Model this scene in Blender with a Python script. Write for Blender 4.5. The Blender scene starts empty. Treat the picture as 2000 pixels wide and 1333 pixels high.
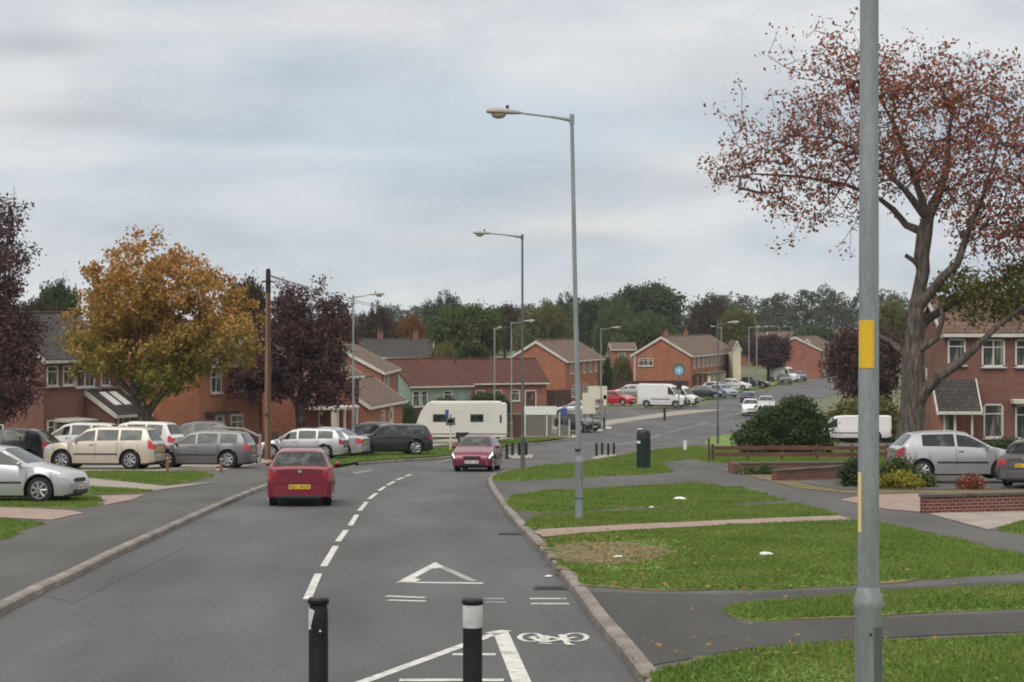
import bpy, bmesh, math, random
import numpy as np
from mathutils import Vector, Matrix
R = math.radians
random.seed(7); rng = np.random.default_rng(7)
S = bpy.context.scene; COL = S.collection

# ------------------------------------------------------------------ camera
F = 4000.0; HOR = 635.0; EYE = 2.45          # measured on the 2000 px wide photograph
cam = bpy.data.cameras.new('camera'); camo = bpy.data.objects.new('camera', cam); COL.objects.link(camo)
cam.sensor_width = 36; cam.lens = 36 * F / 2000; cam.clip_start = .3; cam.clip_end = 6000
cam.shift_y = -(666.5 - HOR) / 2000
camo.location = (0, 0, EYE); camo.rotation_euler = (R(90), 0, 0); S.camera = camo
S.render.resolution_x = 1024; S.render.resolution_y = 682
S.view_settings.view_transform = 'Standard'; S.view_settings.look = 'None'
S.cycles.filter_width = 1.9
S.view_settings.exposure = 0.0; S.view_settings.gamma = 1

# ------------------------------------------------------------------ node helper
class NT:
    def __init__(s, tree): s.t = tree; s.n = tree.nodes; s.l = tree.links
    def add(s, typ, **kw):
        n = s.n.new(typ)
        for k, v in kw.items():
            if k == 'inp':
                for a, b in v.items():
                    if isinstance(b, tuple) and len(b) == 2 and hasattr(b[0], 'outputs'):
                        s.l.new(b[0].outputs[b[1]], n.inputs[a])
                    elif hasattr(b, 'outputs'): s.l.new(b.outputs[0], n.inputs[a])
                    else: n.inputs[a].default_value = b
            else: setattr(n, k, v)
        return n
    def math(s, op, a, b=0.0, c=None):
        d = {0: a, 1: b}
        if c is not None: d[2] = c
        return s.add('ShaderNodeMath', operation=op, inp=d)
    def ramp(s, src, stops):
        r = s.add('ShaderNodeValToRGB', inp={0: src}); e = r.color_ramp.elements
        while len(e) < len(stops): e.new(.5)
        for i, (p, c) in enumerate(stops): e[i].position = p; e[i].color = (*c, 1)
        return r
    def mix(s, fac, a, b, mode='MIX'):
        n = s.add('ShaderNodeMix', data_type='RGBA', blend_type=mode)
        for k, v in ((0, fac), (6, a), (7, b)):
            if hasattr(v, 'outputs'): s.l.new(v.outputs[2] if v.bl_idname == 'ShaderNodeMix' else v.outputs[0], n.inputs[k])
            elif isinstance(v, tuple) and hasattr(v[0], 'outputs'): s.l.new(v[0].outputs[v[1]], n.inputs[k])
            else: n.inputs[k].default_value = (*v, 1) if isinstance(v, (tuple, list)) and len(v) == 3 else v
        return n

# ------------------------------------------------------------------ sky
SUN_EL, SUN_AZ = R(48), R(205)
w = bpy.data.worlds.new('World'); S.world = w; w.use_nodes = True
nt = NT(w.node_tree); nt.n.clear()
tc = nt.add('ShaderNodeTexCoord'); sep = nt.add('ShaderNodeSeparateXYZ', inp={0: (tc, 'Generated')})
sky = nt.add('ShaderNodeTexSky'); sky.sky_type = 'NISHITA'; sky.sun_disc = False
sky.sun_elevation = SUN_EL; sky.sun_rotation = SUN_AZ
bg1 = nt.add('ShaderNodeBackground', inp={0: sky, 1: .10})
mp = nt.add('ShaderNodeMapping', inp={0: (tc, 'Generated'), 3: (8, 8, 24), 2: (0, R(4), 0)})
mp.inputs[1].default_value = (3.3, 1.2, .4)
n1 = nt.add('ShaderNodeTexNoise', inp={'Vector': mp, 'Scale': 1.0, 'Detail': 6.0, 'Roughness': .55, 'Distortion': .4})
mp2 = nt.add('ShaderNodeMapping', inp={0: (tc, 'Generated'), 3: (4, 4, 18)}); mp2.inputs[1].default_value = (7.7, .3, 2.2)
n2 = nt.add('ShaderNodeTexNoise', inp={'Vector': mp2, 'Scale': 1.0, 'Detail': 4.0, 'Roughness': .5})
def skyblob(u, v, su, sv):
    """soft cloud patch round a direction on the sky"""
    ax, az = (u - 1000) / F, (HOR - v) / F
    dx = nt.math('MULTIPLY', nt.math('SUBTRACT', (sep, 'X'), ax), F / su); dz = nt.math('MULTIPLY', nt.math('SUBTRACT', (sep, 'Z'), az), F / sv)
    d2 = nt.math('ADD', nt.math('MULTIPLY', dx, dx), nt.math('MULTIPLY', dz, dz))
    e = nt.math('POWER', 2.718, nt.math('MULTIPLY', d2, -1.0))
    front = nt.math('GREATER_THAN', (sep, 'Y'), 0.0)
    return nt.math('MULTIPLY', e, front)
base = nt.ramp((n2, 0), [(.36, (.56, .62, .69)), (.50, (.665, .70, .745)), (.62, (.745, .76, .785))])
streak = nt.ramp((n1, 0), [(.36, (.86, .87, .89)), (.5, (1, 1, 1)), (.64, (1.13, 1.10, 1.07))])
c = nt.mix(1.0, base, streak, 'MULTIPLY'); KS = 1.2
for (u, v, su, sv, col, k) in [(95, 105, 130, 28, (.42, .45, .50), .75), (215, 243, 150, 22, (.42, .44, .48), .65), (1340, 318, 130, 34, (.68, .69, .69), .6),
        (1130, 440, 120, 20, (.70, .71, .69), .6), (1330, 365, 170, 22, (.47, .49, .55), .55), (650, 300, 330, 14, (.68, .70, .74), .45),
        (880, 250, 420, 95, (.42, .53, .64), .55), (60, 215, 110, 16, (.68, .69, .70), .55), (1450, 120, 300, 50, (.62, .66, .70), .4),
        (470, 395, 330, 60, (.62, .66, .72), .5), (700, 40, 500, 50, (.60, .61, .65), .4), (1000, 590, 2500, 40, (.66, .71, .73), .6), (990, 475, 260, 16, (.50, .53, .58), .5)]:
    col = tuple(min(1, q * f) for q, f in zip(col, (1.22, 1.17, 1.12)))
    c = nt.mix(nt.math('MULTIPLY', nt.math('MULTIPLY', skyblob(u, v, su, sv), nt.math('ADD', nt.math('MULTIPLY', (n1, 0), 2.4), -.2)), k), c, col)
# an overcast dome is brighter towards the zenith
up = nt.add('ShaderNodeMapRange', interpolation_type='SMOOTHSTEP', inp={0: (sep, 'Z'), 1: .16, 2: .8, 3: 1.0, 4: 2.05})
wz = nt.add('ShaderNodeMapRange', interpolation_type='SMOOTHSTEP', inp={0: (sep, 'Z'), 1: .16, 2: .45, 3: 0.0, 4: .9})
c = nt.mix(wz, c, (.70, .665, .61))
bg2 = nt.add('ShaderNodeBackground', inp={0: (c, 2), 1: up})
mxs = nt.add('ShaderNodeMixShader', inp={0: .93, 1: bg1, 2: bg2})
wo = nt.add('ShaderNodeOutputWorld', inp={0: mxs})
sl = bpy.data.lights.new('sun', 'SUN'); sl.energy = 1.4; sl.angle = R(38); sl.color = (1, .95, .87)
so = bpy.data.objects.new('sun', sl); COL.objects.link(so); so.rotation_euler = (R(90) - SUN_EL, 0, R(180) - SUN_AZ + R(180))
so.rotation_euler = (R(42), 0, R(-28))

# ------------------------------------------------------------------ land
def g(y):
    if y < 130: return -.04 * y
    if y < 168: t = y - 130; return -5.2 - .04 * t + .04 * t * t / 76
    return -5.96
def gv(y):
    t = np.clip(y - 130, 0, 38)
    return np.where(y < 130, -.04 * y, -5.2 - .04 * t + .04 * t * t / 76)
def yof(v):
    lo, hi = 2.0, 4000.0
    for _ in range(60):
        m = math.sqrt(lo * hi)
        if HOR + (EYE - g(m)) * F / m > v: lo = m
        else: hi = m
    return m
def G(u, v): y = yof(v); return ((u - 1000) * y / F, y)           # ground point seen at a measured spot
def XU(u, y): return (u - 1000) * y / F

# ------------------------------------------------------------------ tags
def tag(o, label=None, cat=None, group=None, kind=None):
    if label: o['label'] = label
    if cat: o['category'] = cat
    if group: o['group'] = group
    if kind: o['kind'] = kind
    return o
def empty(name, loc, rz=0, **kw):
    o = bpy.data.objects.new(name, None); COL.objects.link(o); o.location = loc; o.rotation_euler = (0, 0, rz)
    o.empty_display_size = .2
    return tag(o, **kw)

# ------------------------------------------------------------------ materials
def pm(name, col, rough=.6, metal=0, spec=.5, coat=0, emit=None, es=0):
    m = bpy.data.materials.new(name); m.use_nodes = True; b = m.node_tree.nodes['Principled BSDF']
    b.inputs['Base Color'].default_value = (*col, 1); b.inputs['Roughness'].default_value = rough; b.inputs['Metallic'].default_value = metal
    b.inputs['Specular IOR Level'].default_value = spec; b.inputs['Coat Weight'].default_value = coat
    if emit: b.inputs['Emission Color'].default_value = (*emit, 1); b.inputs['Emission Strength'].default_value = es
    return m
def varied(name, stops, scale=3.0, detail=6, rough=.8, bump=0, bscale=None, metal=0, stretch=(1, 1, 1), spec=.4, coord='Object', fine=0.0):
    m = pm(name, stops[0][1], rough, metal, spec); t = NT(m.node_tree); b = m.node_tree.nodes['Principled BSDF']
    if coord == 'World': src = t.add('ShaderNodeNewGeometry'); k = 'Position'
    else: src = t.add('ShaderNodeTexCoord'); k = coord
    mpn = t.add('ShaderNodeMapping', inp={0: (src, k), 3: stretch})
    n = t.add('ShaderNodeTexNoise', inp={'Vector': mpn, 'Scale': scale, 'Detail': float(detail), 'Roughness': .6})
    r = t.ramp((n, 0), stops); out = r
    if fine:
        nf = t.add('ShaderNodeTexNoise', inp={'Vector': mpn, 'Scale': scale * 17, 'Detail': 3.0, 'Roughness': .7})
        rf = t.ramp((nf, 0), [(.3, (1 - fine,) * 3), (.7, (1 + fine,) * 3)])
        out = t.mix(1.0, r, rf, 'MULTIPLY'); t.l.new(out.outputs[2], b.inputs['Base Color'])
    else: t.l.new(r.outputs[0], b.inputs['Base Color'])
    if bump:
        n2 = t.add('ShaderNodeTexNoise', inp={'Vector': mpn, 'Scale': bscale or scale * 8, 'Detail': 5.0})
        bp = t.add('ShaderNodeBump', inp={'Strength': bump, 'Distance': .02, 'Height': (n2, 0)}); t.l.new(bp.outputs[0], b.inputs['Normal'])
    return m
def asphalt(name, k, tint=(1, 1, 1), patch=.5):
    m = pm(name, (.1,) * 3, .88, spec=.3); t = NT(m.node_tree); b = t.n['Principled BSDF']
    geo = t.add('ShaderNodeNewGeometry'); mpn = t.add('ShaderNodeMapping', inp={0: (geo, 'Position'), 3: (1, .22, 1)})
    big = t.add('ShaderNodeTexNoise', inp={'Vector': mpn, 'Scale': .55, 'Detail': 5.0, 'Roughness': .55})
    fine = t.add('ShaderNodeTexNoise', inp={'Vector': (geo, 'Position'), 'Scale': 24.0, 'Detail': 4.0, 'Roughness': .75})
    vf = t.add('ShaderNodeTexVoronoi', inp={'Vector': (geo, 'Position'), 'Scale': 38.0})
    r1 = t.ramp((big, 0), [(.3, tuple(k * .72 * q for q in tint)), (.52, tuple(k * q for q in tint)), (.72, tuple(k * 1.28 * q for q in tint))])
    r2 = t.ramp((fine, 0), [(.3, (.80,) * 3), (.7, (1.20,) * 3)])
    r3 = t.ramp((vf, 0), [(0, (1.10,) * 3), (.35, (.97,) * 3)])
    a = t.mix(1.0, r1, r2, 'MULTIPLY'); a = t.mix(.6, a, r3, 'MULTIPLY')
    # thin dark cracks / sealed joints
    wv = t.add('ShaderNodeTexVoronoi', feature='DISTANCE_TO_EDGE', inp={'Vector': t.add('ShaderNodeMapping', inp={0: (geo, 'Position'), 3: (.5, .16, 1)}), 'Scale': .8, 'Randomness': 1.0})
    cr = t.ramp((wv, 0), [(0, (.78,) * 3), (.012, (1, 1, 1))])
    a = t.mix(patch, a, cr, 'MULTIPLY')
    t.l.new(a.outputs[2], b.inputs['Base Color'])
    bp = t.add('ShaderNodeBump', inp={'Strength': .35, 'Distance': .006, 'Height': (fine, 0)}); t.l.new(bp.outputs[0], b.inputs['Normal'])
    return m
def brick(name, c1, c2, mortar=(.28, .25, .22)):
    m = pm(name, c1, .9, spec=.25); t = NT(m.node_tree); b = t.n['Principled BSDF']
    tcn = t.add('ShaderNodeTexCoord'); s3 = t.add('ShaderNodeSeparateXYZ', inp={0: (tcn, 'Object')})
    cx = t.add('ShaderNodeCombineXYZ', inp={0: t.math('ADD', (s3, 0), (s3, 1)), 1: (s3, 2)})
    br = t.add('ShaderNodeTexBrick', inp={'Vector': cx, 'Color1': (*c1, 1), 'Color2': (*c2, 1), 'Mortar': (*mortar, 1), 'Scale': 1.0,
               'Mortar Size': .008, 'Brick Width': .225, 'Row Height': .075, 'Bias': 0.0})
    n = t.add('ShaderNodeTexNoise', inp={'Vector': (tcn, 'Object'), 'Scale': .9, 'Detail': 6.0, 'Roughness': .65})
    r = t.ramp((n, 0), [(.3, (.78, .76, .76)), (.7, (1.16, 1.14, 1.12))])
    mm = t.mix(1.0, br, r, 'MULTIPLY'); t.l.new(mm.outputs[2], b.inputs['Base Color'])
    bp = t.add('ShaderNodeBump', inp={'Strength': .3, 'Distance': .01, 'Height': (br, 1)}); bp.invert = True; t.l.new(bp.outputs[0], b.inputs['Normal'])
    return m
def tiles(name, c1, c2):
    m = pm(name, c1, .85, spec=.3); t = NT(m.node_tree); b = t.n['Principled BSDF']
    tcn = t.add('ShaderNodeTexCoord'); s3 = t.add('ShaderNodeSeparateXYZ', inp={0: (tcn, 'Object')})
    cx = t.add('ShaderNodeCombineXYZ', inp={0: (s3, 0), 1: t.math('MULTIPLY', (s3, 2), 1.7)})
    br = t.add('ShaderNodeTexBrick', inp={'Vector': cx, 'Color1': (*c1, 1), 'Color2': (*c2, 1), 'Mortar': tuple(q * .35 for q in c1) + (1,), 'Scale': 1.0,
               'Mortar Size': .016, 'Brick Width': .3, 'Row Height': .3})
    n = t.add('ShaderNodeTexNoise', inp={'Vector': (tcn, 'Object'), 'Scale': 1.3, 'Detail': 7.0, 'Roughness': .7})
    r = t.ramp((n, 0), [(.28, (.65, .68, .66)), (.5, (1, 1, 1)), (.75, (1.3, 1.25, 1.15))])
    mm = t.mix(1.0, br, r, 'MULTIPLY'); t.l.new(mm.outputs[2], b.inputs['Base Color'])
    bp = t.add('ShaderNodeBump', inp={'Strength': .5, 'Distance': .02, 'Height': (br, 1)}); bp.invert = True; t.l.new(bp.outputs[0], b.inputs['Normal'])
    return m
def leafmat(name, cols, gz=None, transl=.25):
    """leaf colour differs leaf by leaf; gz=(z0,z1,[colours]) is the turning of the autumn leaves from the top down"""
    m = pm(name, cols[0], .65, spec=.25); t = NT(m.node_tree); b = t.n['Principled BSDF']
    geo = t.add('ShaderNodeNewGeometry'); tcn = t.add('ShaderNodeTexCoord')
    n = t.add('ShaderNodeTexNoise', inp={'Vector': (tcn, 'Object'), 'Scale': .8, 'Detail': 4.0})
    f = t.math('ADD', t.math('MULTIPLY', (geo, 'Random Per Island'), .55), t.math('MULTIPLY', t.math('SUBTRACT', (n, 0), .28), 1.05))
    st = [(i / max(1, len(cols) - 1), c_) for i, c_ in enumerate(cols)]
    out = t.ramp(f, st)
    if gz:
        sp = t.add('ShaderNodeSeparateXYZ', inp={0: (tcn, 'Object')})
        mr = t.add('ShaderNodeMapRange', inp={0: t.math('ADD', (sp, 2), t.math('MULTIPLY', t.math('SUBTRACT', (n, 0), .5), 7.0)), 1: gz[0], 2: gz[1]})
        o2 = t.ramp(f, [(i / max(1, len(gz[2]) - 1), c_) for i, c_ in enumerate(gz[2])])
        out = t.mix(mr, o2, out); t.l.new(out.outputs[2], b.inputs['Base Color'])
    else: t.l.new(out.outputs[0], b.inputs['Base Color'])
    tr = t.add('ShaderNodeBsdfTranslucent'); t.l.new(out.outputs[2] if gz else out.outputs[0], tr.inputs[0])
    ms = t.add('ShaderNodeMixShader', inp={0: transl, 1: b, 2: tr}); t.l.new(ms.outputs[0], t.n['Material Output'].inputs[0])
    return m

M = {}
M['road'] = asphalt('road_asphalt', .097, (.985, 1.0, 1.03))
M['foot'] = asphalt('footway_asphalt', .090, (1.0, .99, .96))
M['dark_foot'] = asphalt('dark_footway_asphalt', .058, (1.0, .97, .93))
M['conc'] = varied('concrete', [(.3, (.22, .19, .165)), (.7, (.34, .30, .26))], 1.6, fine=.15, bump=.2, coord='World')
M['pinkconc'] = varied('pinkish_paving', [(.3, (.23, .165, .14)), (.7, (.33, .25, .21))], 2.2, fine=.2, bump=.2, coord='World')
M['kerb'] = varied('kerb_stone', [(.3, (.11, .10, .088)), (.5, (.20, .178, .16)), (.72, (.30, .265, .245))], 1.6, fine=.2, bump=.3, coord='World')
M['grass'] = varied('grass_turf', [(.25, (.07, .13, .018)), (.45, (.105, .185, .027)), (.6, (.145, .225, .038)), (.78, (.21, .19, .07))], .9, fine=.35, bump=.8, bscale=30, coord='World')
M['ground'] = varied('rough_ground', [(.3, (.06, .08, .03)), (.5, (.10, .11, .05)), (.75, (.15, .13, .09))], .35, fine=.3, bump=.5, coord='World')
M['dirt'] = varied('bare_earth', [(.3, (.07, .085, .025)), (.46, (.13, .11, .05)), (.6, (.17, .12, .065)), (.75, (.23, .17, .10))], 2.4, fine=.45, bump=.8, coord='World')
def paint_mat():
    m = pm('road_paint', (.6, .6, .57), .7); t = NT(m.node_tree); b = t.n['Principled BSDF']
    geo = t.add('ShaderNodeNewGeometry'); n = t.add('ShaderNodeTexNoise', inp={'Vector': (geo, 'Position'), 'Scale': 7.0, 'Detail': 7.0, 'Roughness': .75})
    r = t.ramp((n, 0), [(.36, (.22, .22, .215)), (.48, (.52, .52, .49)), (.7, (.68, .68, .64))]); t.l.new(r.outputs[0], b.inputs['Base Color'])
    return m
M['paint'] = paint_mat()
M['paint_worn'] = varied('worn_road_paint', [(.35, (.15, .15, .15)), (.6, (.36, .36, .34))], 6.0, fine=.2, coord='World')
M['galv'] = varied('galvanised_steel', [(.3, (.20, .225, .235)), (.6, (.30, .33, .345)), (.8, (.37, .385, .39))], 2.5, rough=.55, metal=.35, stretch=(3, 3, .35), fine=.16)
M['galvd'] = varied('weathered_steel', [(.3, (.085, .09, .10)), (.7, (.16, .17, .18))], 2.0, rough=.6, metal=.3, stretch=(3, 3, .4))
M['black'] = varied('black_plastic', [(.3, (.007, .007, .009)), (.7, (.016, .016, .018))], 4.0, rough=.5, fine=.2, spec=.3)
M['white'] = pm('white_plastic', (.70, .71, .71), .45)
M['reflect'] = varied('reflective_band', [(.3, (.42, .43, .44)), (.7, (.62, .63, .63))], 9.0, rough=.35)
M['yellow'] = varied('yellow_sticker', [(.3, (.62, .36, .02)), (.7, (.76, .48, .03))], 3.0, rough=.5)
M['cream_st'] = pm('cream_sticker', (.72, .58, .27), .5)
M['wood'] = varied('pole_timber', [(.3, (.13, .075, .045)), (.7, (.26, .15, .09))], 3.0, stretch=(6, 6, .3), fine=.2)
M['fencewood'] = varied('stained_timber', [(.3, (.065, .028, .02)), (.7, (.17, .08, .055))], 2.5, stretch=(.5, 3, 3), fine=.3)
M['darkfence'] = varied('dark_fence_boards', [(.3, (.045, .022, .018)), (.7, (.10, .05, .038))], 3.0, stretch=(2, 2, .2), fine=.3)
M['frame'] = varied('window_frame_white', [(.3, (.56, .55, .52)), (.7, (.70, .69, .66))], 2.0, rough=.45)
M['barge'] = varied('bargeboard_white', [(.3, (.46, .44, .41)), (.7, (.64, .62, .58))], 2.0, rough=.6)
M['glass'] = varied('window_glass', [(.35, (.02, .024, .028)), (.5, (.05, .055, .052)), (.62, (.26, .25, .22))], 1.3, rough=.06, spec=.6, stretch=(3, 3, .35))
M['door'] = pm('brown_door', (.09, .035, .02), .5)
M['autoglass'] = varied('car_glass', [(.35, (.008, .011, .012)), (.52, (.022, .028, .028)), (.64, (.085, .10, .095))], 2.2, rough=.05, spec=.35)
M['tyre'] = pm('tyre_rubber', (.014, .014, .015), .85)
M['rim'] = pm('alloy_rim', (.42, .43, .44), .35, .7)
M['trim'] = pm('black_trim', (.02, .02, .022), .6)
M['redlamp'] = pm('red_lamp_lens', (.30, .014, .02), .2, coat=.6)
M['redlamp2'] = pm('bright_red_lens', (.50, .035, .045), .25, coat=.6)
M['redlit'] = pm('red_lamp_lit', (.6, .02, .03), .3, emit=(1, .06, .07), es=.5)
M['lens'] = pm('clear_lamp_lens', (.55, .56, .57), .12, .3, coat=.6)
M['headlit'] = pm('headlamp_lit', (.9, .9, .95), .2, emit=(.95, .88, 1), es=2.2)
M['plate_y'] = pm('yellow_plate', (.72, .45, .04), .4)
M['plate_w'] = pm('white_plate', (.66, .66, .64), .4)
M['plum'] = leafmat('plum_leaves', [(.030, .017, .022), (.060, .028, .034), (.095, .048, .050), (.14, .085, .07)], transl=.12)
M['maple'] = leafmat('maple_leaves', [(.18, .09, .028), (.36, .165, .04), (.50, .225, .06), (.24, .20, .05), (.46, .26, .10), (.56, .32, .14)],
                     gz=(3.0, 8.0, [(.07, .10, .018), (.12, .155, .028), (.19, .20, .04), (.28, .25, .05), (.34, .20, .05)]))
M['cherry'] = leafmat('cherry_leaves', [(.07, .05, .038), (.16, .07, .05), (.25, .085, .055), (.36, .105, .065), (.15, .12, .045), (.28, .16, .10)], transl=.25)
M['dgreen'] = leafmat('dark_green_leaves', [(.026, .040, .018), (.044, .068, .027), (.064, .093, .036), (.085, .115, .044)])
M['green'] = leafmat('green_leaves', [(.040, .060, .020), (.066, .095, .030), (.095, .128, .042), (.125, .15, .05)])
M['ygreen'] = leafmat('yellow_green_leaves', [(.06, .07, .022), (.10, .105, .032), (.145, .14, .045), (.18, .145, .055)])
M['grgreen'] = leafmat('grey_green_leaves', [(.035, .055, .03), (.055, .078, .042), (.075, .10, .055)])
M['orange'] = leafmat('orange_leaves', [(.10, .05, .012), (.18, .075, .015), (.24, .10, .02)])
M['brownl'] = leafmat('brown_leaves', [(.035, .028, .018), (.062, .044, .026), (.09, .062, .036)])
M['bark'] = varied('bark', [(.3, (.035, .029, .026)), (.5, (.095, .077, .066)), (.68, (.18, .15, .13))], 5.0, rough=.95, bump=1.0, bscale=16, stretch=(2, 2, .45), fine=.3)
M['barkd'] = varied('dark_bark', [(.3, (.018, .014, .012)), (.7, (.05, .04, .032))], 3.0, rough=.95)
def carpaint(name, col, metal=.35):
    m = varied(name, [(.3, tuple(q * .93 for q in col)), (.7, tuple(min(1, q * 1.05) for q in col))], .8, rough=.32, metal=metal, spec=.5)
    b = m.node_tree.nodes['Principled BSDF']; b.inputs['Coat Weight'].default_value = .7; b.inputs['Coat Roughness'].default_value = .06
    return m
for k_, c_, mt in [('p_red', (.19, .010, .026), .2), ('p_silver', (.42, .43, .45), .5), ('p_white', (.66, .66, .66), 0), ('p_beige', (.50, .45, .37), .3),
               ('p_grey', (.13, .125, .135), .5), ('p_dark', (.018, .019, .028), .3), ('p_blue', (.035, .045, .13), .3), ('p_brightred', (.45, .012, .02), .1),
               ('p_lblue', (.22, .26, .36), .4), ('p_maroon', (.15, .008, .045), .25)]:
    M[k_] = carpaint(k_[2:] + '_car_paint', c_, mt)
M['brick_o'] = brick('orange_brick', (.40, .125, .052), (.31, .092, .042))
M['brick_o2'] = brick('red_orange_brick', (.33, .095, .05), (.25, .072, .042))
M['brick_d'] = brick('dark_red_brick', (.20, .06, .042), (.145, .045, .036))
M['brick_w'] = brick('garden_wall_brick', (.17, .05, .038), (.11, .034, .028))
M['tile_b'] = tiles('brown_tiles', (.115, .072, .052), (.155, .098, .07))
M['tile_d'] = tiles('dark_tiles', (.045, .042, .042), (.07, .062, .06))
M['tile_r'] = tiles('red_brown_tiles', (.085, .034, .026), (.115, .046, .036))
M['tile_g'] = tiles('grey_brown_tiles', (.125, .085, .062), (.165, .11, .082))
M['render_g'] = varied('pale_green_render', [(.3, (.19, .255, .215)), (.7, (.28, .35, .30))], 1.0, rough=.9)
M['render_c'] = varied('cream_render', [(.3, (.55, .49, .36)), (.7, (.68, .62, .48))], 1.0, rough=.9)

# ------------------------------------------------------------------ mesh helpers
def mesh_obj(name, verts, faces, mat, parent=None, smooth=False, loc=None, rot=None):
    me = bpy.data.meshes.new(name); me.from_pydata([tuple(v) for v in verts], [], faces); me.update()
    if smooth: me.polygons.foreach_set('use_smooth', [True] * len(me.polygons))
    if mat: me.materials.append(mat)
    o = bpy.data.objects.new(name, me); COL.objects.link(o)
    if parent: o.parent = parent
    if loc: o.location = loc
    if rot: o.rotation_euler = rot
    return o
class MB:
    def __init__(s): s.v = []; s.f = []
    def box(s, c, d, rz=0, taper=1.0, bev=0):
        cx, cy, cz = c; hx, hy, hz = d[0] / 2, d[1] / 2, d[2] / 2; n = len(s.v); ca, sa = math.cos(rz), math.sin(rz)
        if bev:
            b = min(bev, hx * .9, hy * .9, hz * .9); P = []
            for z, e in ((-hz, b), (-hz + b, 0), (hz - b, 0), (hz, b)):
                for x, y in ((-hx + b, -hy), (hx - b, -hy), (hx, -hy + b), (hx, hy - b), (hx - b, hy), (-hx + b, hy), (-hx, hy - b), (-hx, -hy + b)):
                    k = 1 if not e else 0
                    xx = x if k else max(-hx + b, min(hx - b, x)) ; yy = y if k else max(-hy + b, min(hy - b, y))
                    P.append((xx, yy, z))
            for x, y, z in P: s.v.append((cx + x * ca - y * sa, cy + x * sa + y * ca, cz + z))
            for r_ in range(3):
                for i in range(8): s.f.append((n + r_ * 8 + i, n + r_ * 8 + (i + 1) % 8, n + r_ * 8 + 8 + (i + 1) % 8, n + r_ * 8 + 8 + i))
            s.f.append(tuple(n + i for i in range(7, -1, -1))); s.f.append(tuple(n + 24 + i for i in range(8)))
            return s
        for z, t in ((-hz, 1), (hz, taper)):
            for x, y in ((-hx, -hy), (hx, -hy), (hx, hy), (-hx, hy)):
                s.v.append((cx + (x * ca - y * sa) * t, cy + (x * sa + y * ca) * t, cz + z))
        s.f += [tuple(n + i for i in q) for q in ((0, 3, 2, 1), (4, 5, 6, 7), (0, 1, 5, 4), (1, 2, 6, 5), (2, 3, 7, 6), (3, 0, 4, 7))]
        return s
    def tube(s, pts, rad, n=10, cap=True):
        pts = [Vector(p) for p in pts]; base = len(s.v)
        if not hasattr(rad, '__len__'): rad = [rad] * len(pts)
        t0 = (pts[1] - pts[0]).normalized(); up = Vector((0, 0, 1)) if abs(t0.z) < .9 else Vector((1, 0, 0)); a = t0.cross(up).normalized()
        for i, p in enumerate(pts):
            t = (pts[min(i + 1, len(pts) - 1)] - pts[max(i - 1, 0)]).normalized()
            a = (a - t * a.dot(t)).normalized(); b = t.cross(a)
            for k in range(n):
                th = 2 * math.pi * k / n; s.v.append(tuple(p + (a * math.cos(th) + b * math.sin(th)) * rad[i]))
        for i in range(len(pts) - 1):
            for k in range(n): q = base + i * n; s.f.append((q + k, q + (k + 1) % n, q + n + (k + 1) % n, q + n + k))
        if cap: s.f.append(tuple(base + k for k in range(n - 1, -1, -1))); q = base + (len(pts) - 1) * n; s.f.append(tuple(q + k for k in range(n)))
        return s
    def lathe(s, prof, n=20, c=(0, 0, 0)):
        return s.tube([(c[0], c[1], c[2] + z + i * 1e-5) for i, (r_, z) in enumerate(prof)], [max(r_, 1e-4) for r_, z in prof], n)
    def poly(s, pts): n = len(s.v); s.v += [tuple(p) for p in pts]; s.f.append(tuple(range(n, n + len(pts)))); return s
    def prism(s, pts2, y0, y1, axis='y'):
        n = len(s.v); k = len(pts2)
        for y in (y0, y1):
            for a, b in pts2: s.v.append((a, y, b) if axis == 'y' else ((y, a, b) if axis == 'x' else (a, b, y)))
        s.f.append(tuple(range(n, n + k))); s.f.append(tuple(range(n + 2 * k - 1, n + k - 1, -1)))
        for i in range(k): s.f.append((n + i, n + k + i, n + k + (i + 1) % k, n + (i + 1) % k))
        return s
    def build(s, name, mat, parent=None, smooth=None, loc=None, rot=None):
        o = mesh_obj(name, s.v, s.f, mat, parent, False, loc, rot); bm = bmesh.new(); bm.from_mesh(o.data)
        bmesh.ops.recalc_face_normals(bm, faces=bm.faces)
        if smooth:
            for f in bm.faces: f.smooth = True
            for e in bm.edges:
                if len(e.link_faces) == 2 and e.calc_face_angle(0) > R(smooth): e.smooth = False
        bm.to_mesh(o.data); bm.free(); return o

def crom(pts, n=8):
    P = [np.array(p, float) for p in pts]; out = []
    for i in range(len(P) - 1):
        p0, p1, p2, p3 = P[max(i - 1, 0)], P[i], P[i + 1], P[min(i + 2, len(P) - 1)]
        for k in range(n):
            t = k / n; out.append(.5 * ((2 * p1) + (-p0 + p2) * t + (2 * p0 - 5 * p1 + 4 * p2 - p3) * t * t + (-p0 + 3 * p1 - 3 * p2 + p3) * t ** 3))
    out.append(P[-1]); return [tuple(o) for o in out]
def wavy(poly, amp, step=.5, seed=0):
    r_ = random.Random(seed); out = []; ph = r_.random() * 9; d = 0
    for i in range(len(poly)):
        a, b = Vector(poly[i]), Vector(poly[(i + 1) % len(poly)]); L = (b - a).length; n = max(1, min(400, int(L / step))); nn = Vector((-(b - a).y, (b - a).x)) / (L + 1e-9)
        for k in range(n):
            t = k / n; off = amp * (math.sin(d * 1.7 + ph) + .6 * math.sin(d * 4.1 + ph * 2) + r_.uniform(-.7, .7)) * .6; d += L / n
            out.append(tuple(a + (b - a) * t + nn * off))
    return out
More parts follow.
